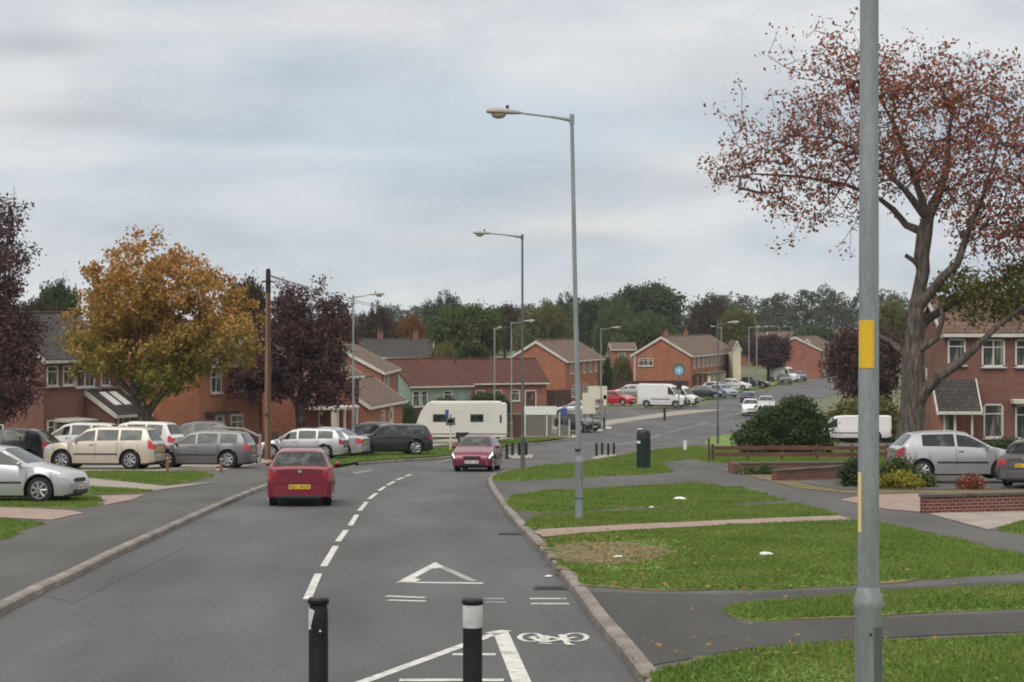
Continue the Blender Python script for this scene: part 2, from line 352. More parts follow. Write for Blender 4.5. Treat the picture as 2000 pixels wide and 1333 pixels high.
def sheet(name, poly, mat, lift, skirt=0, cut=3.0, kind='structure', label=None, parent=None, cat=None, group=None):
    """flat polygon laid over the land; skirt gives it an edge down to what is below"""
    bm = bmesh.new(); vs = [bm.verts.new((x, y, 0)) for x, y in poly]; bm.faces.new(vs)
    bmesh.ops.triangulate(bm, faces=bm.faces[:])
    y0, y1 = min(p[1] for p in poly), max(p[1] for p in poly); y = y0 + cut
    ks = []
    while y < y1 and y < 200:
        if 126 < y < 172 : ks.append(y); y += cut
        else:
            if not ks or y - ks[-1] > 20: ks.append(y)
            y += cut
    for y in ks:
        geo = bm.verts[:] + bm.edges[:] + bm.faces[:]
        bmesh.ops.bisect_plane(bm, geom=geo, plane_co=(0, y, 0), plane_no=(0, 1, 0), dist=1e-5)
    for v in bm.verts: v.co.z = g(v.co.y) + lift
    bmesh.ops.recalc_face_normals(bm, faces=bm.faces)
    for f in bm.faces:
        if f.normal.z < 0: f.normal_flip()
    if skirt:
        be = [e for e in bm.edges if len(e.link_faces) == 1]; r_ = bmesh.ops.extrude_edge_only(bm, edges=be)
        for v in [q for q in r_['geom'] if isinstance(q, bmesh.types.BMVert)]: v.co.z -= skirt
    me = bpy.data.meshes.new(name); bm.to_mesh(me); bm.free(); me.materials.append(mat)
    o = bpy.data.objects.new(name, me); COL.objects.link(o); o.parent = parent
    return tag(o, label, cat, group, kind)
def PX(*pts): return [G(u, v) for u, v in pts]

# ------------------------------------------------------------------ ground, road, footways
ys = [-80, 130] + list(np.linspace(133, 168, 14)) + [400, 1500, 4500]
xs = np.array([-4000, -600, -100, 0, 100, 600, 4000.])
vv = []; ff = []
for y in ys:
    for x in xs: vv.append((x, y, g(y) - .03))
nx = len(xs)
for j in range(len(ys) - 1):
    for i in range(nx - 1): a = j * nx + i; ff.append((a, a + 1, a + nx + 1, a + nx))
tag(mesh_obj('ground', vv, ff, M['ground']), kind='structure')

LK = crom([(-4.3, -60), (-4.9, 0), (-5.6, 17)] + PX((60, 1172), (150, 1129), (235, 1085), (330, 1040), (415, 1000), (480, 971), (525, 953), (585, 934), (650, 919)), 5)
LK2 = PX((700, 909), (780, 903), (860, 898), (930, 889), (985, 880), (1040, 869), (1110, 861), (1128, 856))
RK = crom([(3.0, -60), (1.75, 0)] + PX((1250, 1333), (1162, 1220), (1120, 1160), (1060, 1085), (1010, 1030), (975, 985), (954, 948), (962, 932), (1003, 921), (1060, 913), (1128, 907), (1180, 898), (1240, 886), (1300, 878), (1360, 873)), 5)
FARL = PX((1128, 830), (1150, 806), (1200, 797), (1340, 797), (1400, 783), (1500, 763), (1600, 741))
road_poly = LK + LK2 + FARL + [(70, 520), (84, 520), (62, 330)] + PX((1660, 763), (1560, 790), (1500, 812), (1440, 845)) + RK[::-1]
sheet('road', road_poly, M['road'], 0)

def kerb(name, line, side, w=.13, h=.108, z0=-.05):
    vs, fs = [], []; P = [Vector((x, y, 0)) for x, y in line]
    for i, p in enumerate(P):
        t = (P[min(i + 1, len(P) - 1)] - P[max(i - 1, 0)]).normalized(); n = Vector((-t.y, t.x, 0)) * side
        z = g(p.y); a, b = p, p + n * w; b2 = p + n * .03
        vs += [(a.x, a.y, z + z0), (a.x, a.y, z + h - .025), (b2.x, b2.y, z + h), (b.x, b.y, z + h), (b.x, b.y, z + z0)]
    for i in range(len(P) - 1):
        for k in range(4): q = i * 5 + k; fs.append((q, q + 1, q + 6, q + 5))
    return tag(mesh_obj(name, vs, fs, M['kerb']), kind='structure')
def dens(line, step=.9):
    out = []
    for a, b in zip(line, line[1:]):
        n = max(1, int((Vector(b) - Vector(a)).length / step)); out += [(a[0] + (b[0] - a[0]) * k / n, a[1] + (b[1] - a[1]) * k / n) for k in range(n)]
    return out + [line[-1]]
kerb('kerb_left', dens(LK), 1, w=.15); kerb('kerb_right', dens(RK), -1, w=.15); kerb('kerb_far_left', dens(LK2), 1, w=.15)

# raised footway bodies (tarmac), with grass on top
foot_r = [(x + .14, y) for x, y in RK[:45]]
off = []
for i, p in enumerate(RK):
    t = (Vector(RK[min(i + 1, len(RK) - 1)]) - Vector(RK[max(i - 1, 0)])).normalized(); n = Vector((t.y, -t.x)); q = Vector(p) + n * .145; off.append((q.x, q.y))
sheet('footway_right', off + PX((1440, 852), (1500, 835), (1600, 825)) + [(45, 145), (45, -60)], M['foot'], .10, .12)
offl = []
for i, p in enumerate(LK):
    t = (Vector(LK[min(i + 1, len(LK) - 1)]) - Vector(LK[max(i - 1, 0)])).normalized(); n = Vector((-t.y, t.x)); q = Vector(p) + n * .145; offl.append((q.x, q.y))
sheet('footway_left', offl + PX((640, 912), (560, 905), (420, 900), (100, 900)) + [(-60, 80), (-60, -60)], M['foot'], .10, .12)

GR = []
def grass(name, px, amp=.07, lift=.118, seed=1, world=None):
    p = world or PX(*px)
    if lift > .11: sheet('soil_edge', wavy(p, .17, .4, seed + 50), M['dirt'], lift - .003, .02)
    p = wavy(p, amp, .45, seed); GR.append((p, lift)); return sheet(name, p, M['grass'], lift, .03)
grass('grass_verge', [(962, 946), (966, 934), (1003, 924), (1060, 916), (1128, 910), (1180, 901), (1240, 889), (1300, 881), (1362, 875), (1400, 884), (1345, 902), (1290, 910), (1318, 928), (1240, 934), (1100, 941), (1010, 946)], seed=2)
grass('grass_verge', [(990, 992), (1000, 978), (1060, 968), (1200, 961), (1350, 952), (1450, 961), (1530, 986), (1400, 995), (1200, 1003), (1060, 1012), (1010, 1008)], seed=3)
grass('grass_verge', [(1026, 1033), (1040, 1020), (1200, 1009), (1400, 1000), (1560, 994), (1640, 1017), (1400, 1026), (1200, 1036), (1060, 1043), (1038, 1044)], seed=4)
grass('grass_verge', [(1068, 1076), (1075, 1064), (1130, 1056), (1400, 1040), (1660, 1029), (1740, 1037), (2000, 1098), (2080, 1125), (2000, 1132), (1850, 1145), (1700, 1156), (1500, 1168), (1300, 1170), (1150, 1160), (1108, 1130)], seed=5)
grass('grass_verge', [(1420, 1212), (1450, 1198), (1700, 1176), (2050, 1158), (2250, 1158), (2250, 1200), (2000, 1206), (1700, 1222), (1500, 1231), (1440, 1228)], seed=6)
grass('grass_verge', None, seed=7, world=PX((1265, 1345), (1380, 1308), (1500, 1290), (1700, 1276), (2000, 1263), (2400, 1255)) + [(9.5, 5), (2.2, 5)])
grass('grass_verge', [(1345, 900), (1395, 884), (1500, 884), (1700, 886), (1900, 890), (1900, 930), (1700, 912), (1500, 914), (1385, 909)], seed=8)
grass('grass_verge', [(1372, 870), (1390, 856), (1440, 849), (1620, 835), (1650, 870), (1500, 876), (1400, 876)], seed=18)
grass('grass_verge', [(1945, 1046), (1990, 1032), (2100, 1032), (2100, 1070), (2000, 1056)], seed=9)
sheet('footpath_strip', wavy(PX((1040, 1052), (1060, 1046), (1200, 1038), (1400, 1028), (1640, 1018), (1665, 1027), (1400, 1038), (1130, 1054), (1062, 1062)), .03, .6, 3), M['pinkconc'], .122)
sheet('dirt_patch', wavy(PX((1068, 1084), (1120, 1074), (1230, 1072), (1300, 1084), (1318, 1096), (1280, 1110), (1200, 1119), (1110, 1115), (1087, 1106)), .24, .3, 5), M['dirt'], .124)
sheet('driveway_slab', PX((1812, 1013), (1905, 1006), (2100, 1000), (2100, 1022), (1990, 1030), (1930, 1046)), M['conc'], .112)
sheet('driveway_slab', PX((1640, 985), (1700, 972), (1800, 968), (1800, 1010), (1730, 1004)), M['pinkconc'], .112)
sheet('worn_tarmac', wavy(PX((1150, 1172), (1400, 1178), (1700, 1165), (2200, 1140), (2200, 1150), (2000, 1157), (1700, 1174), (1440, 1198), (1410, 1214), (1450, 1236), (1700, 1226), (2200, 1206), (2200, 1248), (1800, 1262), (1500, 1282), (1255, 1325), (1190, 1235)), .04, .6, 9), M['dark_foot'], .107)
sheet('front_garden', wavy(PX((1400, 921), (1500, 925), (1650, 905), (1950, 905), (2100, 905), (2100, 972), (1800, 972), (1700, 975), (1560, 962), (1470, 938)), .1, .5, 4), M['dirt'], .112)
sheet('driveway', PX((1560, 950), (1640, 915), (1760, 915), (2200, 925), (2200, 962), (1830, 965), (1640, 965)), M['foot'], .125)
# left verges
grass('grass_verge', None, seed=11, world=PX((-300, 1140), (-200, 1055), (-60, 1035), (0, 1024), (78, 1034), (20, 1060), (-60, 1090)))
sheet('paving_strip', wavy(PX((-200, 1020), (0, 1000), (120, 1005), (165, 1012), (100, 1026), (0, 1021), (-60, 1030)), .04, .5, 2), M['pinkconc'], .112)
grass('grass_verge', [(-200, 985), (-50, 968), (0, 966), (150, 975), (192, 981), (196, 996), (150, 1002), (0, 999), (-200, 1015)], seed=12)
sheet('paving_strip', wavy(PX((198, 977), (285, 974), (255, 985), (206, 996)), .05, .4, 6), M['pinkconc'], .112)
grass('grass_verge', [(150, 958), (300, 967), (270, 971), (196, 974), (150, 972), (-100, 960), (-100, 950)], seed=13)
sheet('driveway', PX((-150, 948), (150, 938), (320, 957), (430, 947), (300, 966), (150, 957), (-150, 950)), M['conc'], .112)
grass('grass_verge', [(140, 934), (170, 928), (300, 928), (400, 929), (418, 937), (330, 955), (240, 947)], seed=14)
sheet('driveway', PX((-200, 928), (100, 905), (300, 897), (500, 897), (535, 906), (430, 925), (300, 926), (140, 932), (-200, 948)), M['conc'], .111)
grass('grass_verge', [(600, 905), (640, 897), (760, 890), (880, 876), (1000, 862), (1020, 857), (1105, 857), (1040, 865), (985, 876), (930, 885), (860, 894), (780, 899), (700, 905), (655, 914)], seed=15, lift=.1, amp=.04)
sheet('footway_far', wavy(PX((560, 903), (700, 889), (900, 868), (1020, 856), (1020, 853), (900, 858), (700, 872), (560, 885)), .03, .8, 2), M['conc'], .09, .1)
grass('grass_verge', [(1345, 790), (1400, 776), (1470, 762), (1520, 752), (1510, 745), (1440, 757), (1400, 766), (1345, 778)], seed=16, lift=.1)
sheet('parking_pavement', PX((1130, 862), (1190, 840), (1300, 812), (1180, 812), (1128, 832)), M['road'], .012)
sheet('pavement_edge', wavy(PX((1150, 838), (1240, 822), (1420, 800), (1330, 802), (1160, 826)), .1, 1.5, 3), M['conc'], .02)

# grass blades over the verges
DIRT2 = wavy(PX((1066, 1078), (1150, 1064), (1300, 1066), (1360, 1088), (1340, 1118), (1200, 1135), (1110, 1128)), .3, .4, 8)
DIRT = PX((1070, 1084), (1120, 1074), (1230, 1072), (1300, 1084), (1315, 1096), (1280, 1110), (1200, 1119), (1110, 1115), (1085, 1106))
def inpoly(px_, py_, poly):
    P = np.array(poly); x1, y1 = P[:, 0], P[:, 1]; x2, y2 = np.roll(x1, -1), np.roll(y1, -1); r_ = np.zeros(len(px_), bool)
    for a, b, c_, d in zip(x1, y1, x2, y2):
        cond = ((b > py_) != (d > py_)) & (px_ < (c_ - a) * (py_ - b) / (d - b + 1e-12) + a); r_ ^= cond
    return r_
bx_, by_, bz_ = [], [], []
for poly, lift in GR:
    P = np.array(poly); x0, x1, y0, y1 = P[:, 0].min(), P[:, 0].max(), max(P[:, 1].min(), 15), P[:, 1].max()
    x0 = max(x0, -28); x1 = min(x1, 24)
    if y1 < 16 or y0 > 95 or x1 <= x0: continue
    ym = (y0 + y1) / 2; dn = 900 * (28 / max(ym, 28)) ** 1.4; n = int(min(110000, (x1 - x0) * (y1 - y0) * dn))
    X = rng.uniform(x0, x1, n); Y = rng.uniform(y0, y1, n); k = inpoly(X, Y, poly) & (np.abs(X) < Y * .27) & ~(inpoly(X, Y, DIRT) & (rng.random(n) < .80)) & ~(inpoly(X, Y, DIRT2) & (rng.random(n) < .6)); X, Y = X[k], Y[k]
    bx_.append(X); by_.append(Y); bz_.append(gv(Y) + lift)
X = np.concatenate(bx_); Y = np.concatenate(by_); Z = np.concatenate(bz_); n = len(X)
pat = np.sin(X * 1.9 + np.sin(Y * .9)) * np.sin(Y * 1.1 + 1.3 * np.sin(X * .7)); hh = rng.uniform(.018, .052, n) * (1 + .35 * pat); hh *= 1 + (Y > 40) * .4; th = rng.uniform(0, 6.28, n); ww = rng.uniform(.008, .016, n) * (1 + Y / 40); ln = rng.uniform(-.03, .03, (n, 2))
V = np.zeros((n, 3, 3)); V[:, 0] = np.stack([X - np.cos(th) * ww, Y - np.sin(th) * ww, Z], 1); V[:, 1] = np.stack([X + np.cos(th) * ww, Y + np.sin(th) * ww, Z], 1)
V[:, 2] = np.stack([X + ln[:, 0], Y + ln[:, 1], Z + hh], 1)
def arrmesh(name, V, k, mat):
    n = len(V); me = bpy.data.meshes.new(name); me.vertices.add(n * k); me.vertices.foreach_set('co', V.reshape(-1).astype(np.float32))
    me.loops.add(n * k); me.loops.foreach_set('vertex_index', np.arange(n * k, dtype=np.int32)); me.polygons.add(n)
    me.polygons.foreach_set('loop_start', np.arange(0, n * k, k, dtype=np.int32)); me.update(calc_edges=True); me.materials.append(mat); return me
M['blade'] = leafmat('grass_blades', [(.068, .115, .022), (.11, .18, .034), (.145, .225, .045), (.19, .24, .06), (.25, .22, .09)], transl=.35)
go = bpy.data.objects.new('grass', arrmesh('grass', V, 3, M['blade'])); COL.objects.link(go)
tag(go, 'short green grass on the roadside verges', 'grass', kind='stuff')

# fallen leaves
lv = []
for (u, v, su, sv, n) in [(1190, 1096, 110, 22, 420), (1100, 1062, 50, 14, 60), (1300, 1165, 170, 7, 70), (1350, 945, 260, 24, 70), (1640, 965, 70, 12, 60), (1500, 1060, 300, 50, 90), (1120, 1180, 40, 60, 25), (1700, 1180, 250, 60, 60), (1500, 1300, 300, 30, 60)]:
    for _ in range(n):
        x, y = G(random.gauss(u, su), max(880, random.gauss(v, sv))); lv.append((x, y))
lv = [p for p in lv if p[0] > np.interp(p[1], [q[1] for q in RK[:40]], [q[0] for q in RK[:40]]) + .2]
n = len(lv); L2 = np.array(lv); th = rng.uniform(0, 6.28, n); sz = rng.uniform(.014, .038, n); V = np.zeros((n, 4, 3))
for k in range(4):
    a = th + k * math.pi / 2; V[:, k] = np.stack([L2[:, 0] + np.cos(a) * sz * (1.4 if k % 2 else .8), L2[:, 1] + np.sin(a) * sz, gv(L2[:, 1]) + .135 + rng.uniform(0, .035, n)], 1)
M['fallen'] = leafmat('fallen_leaves', [(.12, .06, .02), (.26, .14, .04), (.35, .24, .08), (.16, .09, .05)])
fo = bpy.data.objects.new('fallen_leaves', arrmesh('fallen_leaves', V, 4, M['fallen'])); COL.objects.link(fo); tag(fo, 'brown and yellow leaves fallen on the verges', 'leaves', kind='stuff')

# ------------------------------------------------------------------ road markings
def mark(name, pts, mat='paint', lift=.004): return sheet(name, pts, M[mat], lift, kind='structure')
def bar(p, q, w): 
    a, b = Vector(p), Vector(q); n = (b - a).normalized(); n = Vector((-n.y, n.x)) * w / 2
    return [tuple(a - n), tuple(b - n), tuple(b + n), tuple(a + n)]
CL = [(600, 1171), (622, 1121), (632, 1107), (656, 1067), (660, 1058), (676, 1036), (684, 1027), (697, 1006), (702, 998), (716, 981), (721, 975), (735, 964), (740, 959), (752, 951), (757, 948), (770, 941), (775, 938), (788, 933), (792, 931), (803, 927)]
for i in range(0, len(CL), 2): mark('centre_line_dash', bar(G(*CL[i]), G(*CL[i + 1]), .11))
mark('lane_line', bar(G(700, 1336), G(968, 1238), .12)); mark('lane_line', bar(G(977, 1233), G(1022, 1340), .17)); mark('lane_line', bar(G(958, 1238.5), G(990, 1233), .16), lift=.008)
mark('lane_line', bar(G(780, 1331), G(984, 1331), .18), lift=.012); mark('marking_dash', bar(G(884, 1279), G(968, 1279), .16))
for a, b in (((754, 1165), (830, 1168)), ((758, 1173), (832, 1175)), ((944, 1170), (985, 1170)), ((948, 1177), (988, 1177)), ((1035, 1170), (1106, 1170)), ((1037, 1180), (1112, 1180))):
    mark('give_way_dash', bar(G(*a), G(*b), .14), 'paint' if a[0] > 1000 or a[0] < 800 else 'paint_worn')
mark('give_way_triangle', bar(G(776, 1138), G(944, 1140), .2)); mark('give_way_triangle', bar(G(792, 1134), G(845, 1106), .14)); mark('give_way_triangle', bar(G(925, 1136), G(858, 1106), .13), 'paint_worn')
mark('give_way_triangle', PX((832, 1109), (850, 1099), (868, 1109), (850, 1112)), lift=.008); mark('give_way_triangle', PX((776, 1139), (800, 1128), (822, 1134), (812, 1139)), lift=.012)
M['iron'] = varied('cast_iron', [(.3, (.02, .019, .018)), (.7, (.05, .045, .04))], 8.0, rough=.7)
for (u_, v_, lb) in ((1003, 1044, 'iron drain grate by the right kerb, the farther one'), (1096, 1150, 'iron drain grate by the right kerb, the nearer one')):
    x_, y_ = G(u_, v_); x_ = float(np.interp(y_, [q_[1] for q_ in RK[:40]], [q_[0] for q_ in RK[:40]])) - .26; b_ = MB()
    for k_ in range(7): b_.box((0, -.2 + k_ * .066, .004), (.36, .03, .02))
    b_.box((-.2, 0, .004), (.04, .5, .022)).box((.2, 0, .004), (.04, .5, .022)); tag(b_.build('drain_grate', M['iron'], None, loc=(x_, y_, g(y_)), rot=(-.04, 0, 0)), lb, 'drain')
def ring(cu, cv, ru, rv, t, n=28):
    P = [G(cu + ru * math.cos(a), cv - rv * math.sin(a)) for a in [2 * math.pi * k / n for k in range(n + 1)]]
    for a, b in zip(P, P[1:]): yield bar(a, b, t)
bk = []
def bikebars():
    for (cu) in (1037, 1124):
        yield from ring(cu, 1246, 22, 8, .055)
    for a, b in (((1037, 1246), (1062, 1256)), ((1062, 1256), (1098, 1250)), ((1098, 1250), (1072, 1245)), ((1072, 1245), (1062, 1256)), ((1037, 1246), (1060, 1243)), ((1060, 1243), (1072, 1245)), ((1098, 1250), (1124, 1246)), ((1095, 1241), (1110, 1260)), ((1052, 1258), (1078, 1259)), ((1108, 1260), (1122, 1261)), ((1096, 1243), (1108, 1241))):
        yield bar(G(*a), G(*b), .065)
mb = MB()
for i, p in enumerate(bikebars()): mb.poly([(x, y, g(y) + .005 + i * .00004) for x, y in p])
tag(mb.build('bicycle_marking', M['paint']), kind='structure')
for a, b in (((1186, 872), (1290, 849)), ((1300, 846), (1380, 826)), ((1400, 818), (1450, 806)), ((1275, 886), (1330, 872))): mark('junction_line', bar(G(*a), G(*b), .14), 'paint_worn')
mark('junction_line', bar(G(690, 925), G(725, 919), .1), 'paint'); mark('junction_line', bar(G(850, 905), G(880, 898), .1), 'paint_worn')
mark('tarmac_patch', wavy(PX((80, 1160), (330, 1045), (385, 1020), (360, 1070), (140, 1180)), .04, .5, 2), 'road', .004)

# ------------------------------------------------------------------ street lamps
def lamp(u, v=None, d=None, H=8.0, arm=(-1, 0), alen=1.6, cut=.5, rb=.085, rt=.055, rt2=.038, label='', lean=0, mat='galv', head=(.75, .26), collar=1.2, topless=False, group='street lamps along the road'):
    alen -= cut if alen > .6 else 0
    y = yof(v) if v else d; x = XU(u, y); z = g(y) + .08
    e = empty('street_lamp', (x, y, z), label=label, cat='street lamp', group=group)
    a = Vector((arm[0], arm[1], 0)).normalized(); top = Vector((lean * H, 0, H))
    MB().lathe([(rb * 1.02, -.3), (rb, 0), (rb, collar - .05), (rb * 1.08, collar - .03), (rb * 1.08, collar + .01), (rt * 1.02, collar + .09)], 20).build('base_section', M[mat], e, 35)
    MB().tube([(0, 0, collar + .06), top * .5 + Vector((0, 0, .3)), top], [rt, (rt + rt2) / 2, rt2], 18).build('column', M[mat], e, 35)
    rr = rt2
    MB().tube([top - Vector((0, 0, .14)), top + Vector((0, 0, .07))], rr * 1.35, 14).build('pole_cap', M[mat], e, 35)
    p = [top + a * .02 + Vector((0, 0, -.05)), top + a * .30 + Vector((0, 0, .0)), top + a * min(.62, alen * .7) + Vector((0, 0, .04)), top + a * alen + Vector((0, 0, .10))]
    MB().tube([tuple(q) for q in p], [rr * 1.1, rr * .8, .022, .020], 10).build('arm', M[mat], e, 35)
    # luminaire: tapered canopy with a bowl under it
    c0 = top + a * (alen - .08) + Vector((0, 0, .10)); b = Vector((-a.y, a.x, 0)); hl, hw = head; vs = []; fs = []
    prof = [(0, .035, .02, .02), (.12, .05, .045, .035), (.35, .085, .075, .045), (.65, .125, .10, .05), (.9, .11, .085, .045), (1.0, .06, .05, .03)]
    NN = 12
    for t, wv, hu, hd in prof:
        for k in range(NN):
            th = 2 * math.pi * k / NN; cy_, cz_ = math.cos(th), math.sin(th)
            q = c0 + a * (t * hl) + b * (wv * hw / .26 * cy_) + Vector((0, 0, (hu if cz_ > 0 else hd) * cz_ + t * .03)); vs.append(tuple(q))
    for i in range(len(prof) - 1):
        for k in range(NN): q = i * NN; fs.append((q + k, q + (k + 1) % NN, q + NN + (k + 1) % NN, q + NN + k))
    fs.append(tuple(range(NN))); fs.append(tuple(range(len(vs) - 1, len(vs) - NN - 1, -1)))
    mbh = MB(); mbh.v = vs; mbh.f = fs; hd_ = mbh.build('lamp_head', M['lamphead'], e, 50)
    cb = c0 + a * (.66 * hl) + Vector((0, 0, -.02)); mb2 = MB(); mb2.lathe([(.105, 0), (.10, -.04), (.075, -.08), (.03, -.10)], 14); o = mb2.build('lamp_bowl', M['bowl'], hd_, 60, loc=tuple(cb)); o.scale = (1.5 if abs(a.x) > .5 else 1, 1.5 if abs(a.y) > .5 else 1, 1)
    ph = c0 + a * (.42 * hl) + Vector((0, 0, .08)); MB().lathe([(.035, 0), (.035, .06), (.02, .08)], 10).build('photocell', M['trim'], hd_, loc=tuple(ph))
    return e
M['lamphead'] = varied('lamp_canopy', [(.3, (.30, .29, .27)), (.7, (.44, .42, .39))], 5.0, rough=.5)
M['bowl'] = pm('lamp_bowl', (.33, .30, .22), .2, spec=.6)
nl = lamp(1696, d=4000 / 317., alen=1.7, rb=.084, rt=.066, rt2=.05, collar=1.17, label='nearest grey street lamp post with a yellow sticker, cut by the top of the picture', lean=.0012)
for (z0, z1, rr_, a0, a1, mk) in [(2.61, 2.905, .0672, R(198), R(288), 'yellow'), (1.60, 1.97, .0685, R(185), R(219), 'cream_st')]:
    vs = []; fs = []; K = 12
    for i in range(K + 1):
        a = a0 + (a1 - a0) * i / K
        for z in (z0, z1): vs.append((.003 + rr_ * math.cos(a), rr_ * math.sin(a), z))
    for i in range(K): fs.append((2 * i, 2 * i + 2, 2 * i + 3, 2 * i + 1))
    mesh_obj('sticker', vs, fs, M[mk], nl)
vs = []; fs = []
for i in range(7):
    a = R(285) + R(60) * i / 6
    for z in (.3, 1.02): vs.append((.0865 * math.cos(a), .0865 * math.sin(a), z))
for i in range(6): fs.append((2 * i, 2 * i + 2, 2 * i + 3, 2 * i + 1))
mesh_obj('access_door', vs, fs, M['galvd'], nl); MB().box((0, -.086, .98), (.016, .01, .016)).build('lock', M['trim'], nl)
l2 = lamp(1131, v=1026, H=8.36, alen=1.6, label='tall street lamp on the middle grass verge with its arm to the left', lean=-.018, rb=.083, rt=.058, collar=1.25)
MB().tube([(-.022, 0, 1.45), (-.023, 0, 1.5)], .069, 16).build('band', M['trim'], l2)
MB().tube([(-.001, 0, .46), (-.001, 0, .5)], .091, 16).build('band', M['galvd'], l2)
lamp(1021, v=921, alen=1.7, H=8.85, rb=.085, label='street lamp beside the approaching red car with its arm to the left', mat='galvd', lean=-.002)
lamp(690, v=893, arm=(1, .1), alen=1.35, H=7.75, label='street lamp on the left verge before the dark parked cars')
lamp(999, d=138, arm=(1, .1), alen=1.4, label='distant street lamp behind the caravan end with its arm to the right')
lamp(966, d=172, arm=(1, -.3), alen=.3, label='plain pole with small lamp rising behind the caravan', rt2=.06, head=(.4, .2))
lamp(1174, d=167, arm=(1, .1), alen=1.4, label='street lamp by the cream sign boards and red parked car')
lamp(1402, v=872, arm=(1, .2), alen=1.2, H=7.5, label='dark slim street lamp on the small grass corner', mat='galvd')
for u, d_, s_, lb in [(1409, 270, -1, 'left of the terrace roof before the brown roofs'), (1463, 262, 1, 'left of a close pair in front of the purple tree'), (1478, 250, 1, 'right of a close pair in front of the purple tree'), (1522, 330, -1, 'far off beyond the purple tree'), (1547, 345, -1, 'far off, just left of the distant red gable')]:
    lamp(u, d=d_, arm=(s_, 0), alen=1.3, label='distant thin lamp ' + lb, rb=.10, rt=.08, rt2=.06)

# ------------------------------------------------------------------ bollards
def bollard(u, y, H, r_, label, band=None, broken=False, group=None, z=None):
    x = XU(u, y); e = empty('bollard', (x, y, (g(y) if z is None else z)), label=label, cat='bollard', group=group)
    MB().lathe([(r_ * 1.12, -.05), (r_ * 1.12, .03), (r_ * .96, .06), (r_ * .95, H * .80), (r_ * .93, H - .1), (r_ * .86, H - .08), (r_ * .86, H - .06)], 22).build('post', M['black'], e, 35)
    if band: MB().lathe([(r_ * .97, H - .225), (r_ * .985, H - .22), (r_ * .985, H - .055), (r_ * .97, H - .05)], 22).build('reflective_band', M['reflect'], e, 35)
    MB().lathe([(r_ * .99, H - .052), (r_ * 1.05, H - .045), (r_ * 1.05, H - .02), (r_ * .9, H - .004), (r_ * .4, H)], 22).build('cap', M['black'], e, 35)
    return e
b1 = bollard(622, 4000 / 256., 1.0, .078, 'black traffic bollard at the bottom with a chipped white band, nearest the left', group='black bollards in the road')
vs = []; fs = []
prof = [(R(185), .80, .93), (R(200), .77, .925), (R(215), .75, .92), (R(230), .80, .915), (R(245), .865, .91), (R(252), .89, .905)]
for a, z0, z1 in prof: vs += [(.0765 * math.cos(a), .0765 * math.sin(a), z0), (.0765 * math.cos(a), .0765 * math.sin(a), z1)]
for i in range(len(prof) - 1): fs.append((2 * i, 2 * i + 2, 2 * i + 3, 2 * i + 1))
mesh_obj('reflective_band', vs, fs, M['reflect'], b1)
MB().box((.02, -.073, .75), (.014, .01, .014)).build('screw', M['white'], b1); MB().box((-.06, -.046, .77), (.02, .01, .02)).build('screw', M['white'], b1)
bollard(923, 4000 / 257., 1.0, .078, 'black traffic bollard with a white reflective band near the bottom edge', band=True, group='black bollards in the road')
def island(name, px):
    sheet(name, wavy(PX(*px), .02, .4, 3), M['conc'], .10, .12)
island('traffic_island', [(985, 894), (1010, 890), (1042, 892), (1040, 899), (1005, 900)]); island('traffic_island', [(1153, 898), (1175, 893), (1205, 890), (1200, 897), (1168, 902)])
for i, (u, v) in enumerate([(990, 897), (1001, 894), (1014, 894), (1028, 893)]):
    bollard(u, yof(v), .72, .07, ['leftmost', 'second from left', 'second from right', 'rightmost'][i] + ' of the four black bollards right of the approaching red car', group='small black bollards at the junction')
for i, (u, v) in enumerate([(1165, 893), (1176, 892), (1188, 894), (1199, 892)]):
    bollard(u, yof(v), .68, .06, ['leftmost', 'second from left', 'second from right', 'rightmost'][i] + ' of the four black bollards by the right verge', group='small black bollards at the junction')
for i, (u, v) in enumerate([(1113, 856), (1140, 845), (1162, 843), (1180, 838)]):
    e = bollard(u, yof(v), .95, .09, ['first from the fence end', 'second from the fence end', 'third from the fence end', 'fourth from the fence end'][i] + ', dark bollard with white kerb before the sign boards', group='dark bollards by the sign boards')
    x, y = G(u, v); b = MB().box((XU(u + 6, y), y + .2, g(y) + .06), (.7, .35, .16), bev=.03).build('kerb_stone', M['white']); tag(b, 'white kerb block beside bollard, ' + ['nearest the fence', 'second from the fence', 'third from the fence', 'nearest the cream sign'][i], 'kerb block', 'white kerb blocks')
bollard(1298, yof(822), 1.15, .11, 'single dark bollard on the road before the white vans')
wm = empty('marker_post', (*G(1338, 884), 0), label='short white marker post at the grass corner', cat='marker post'); wm.location.z = g(wm.location.y) + .1
MB().box((0, 0, .22), (.17, .1, .5), bev=.02).build('post', M['white'], wm); MB().box((0, 0, .49), (.2, .13, .06), bev=.02).build('cap', M['white'], wm)

# litter bin
y = yof(922); e = empty('litter_bin', (XU(1257, y), y, g(y) + .11), label='tall dark green litter bin on the grass verge', cat='litter bin')
M['bing'] = varied('dark_green_bin', [(.3, (.008, .02, .019)), (.7, (.016, .034, .031))], 3.0, rough=.4)
MB().lathe([(.26, -.05), (.27, .0), (.265, .08), (.27, .95), (.275, 1.0)], 22).build('body', M['bing'], e, 35)
MB().lathe([(.265, 1.0), (.265, 1.32), (.25, 1.42), (.18, 1.49), (.05, 1.52)], 22).build('hood', M['bing'], e, 40)
MB().box((0, -.262, 1.2), (.26, .02, .16), bev=.02).build('opening', M['trim'], e); MB().box((-.2, -.20, 1.02), (.16, .02, .09), rz=R(-45)).build('label', M['white'], e)
MB().box((-.13, -.06, 1.50), (.22, .12, .05), bev=.02).build('ashtray_plate', M['reflect'], e)

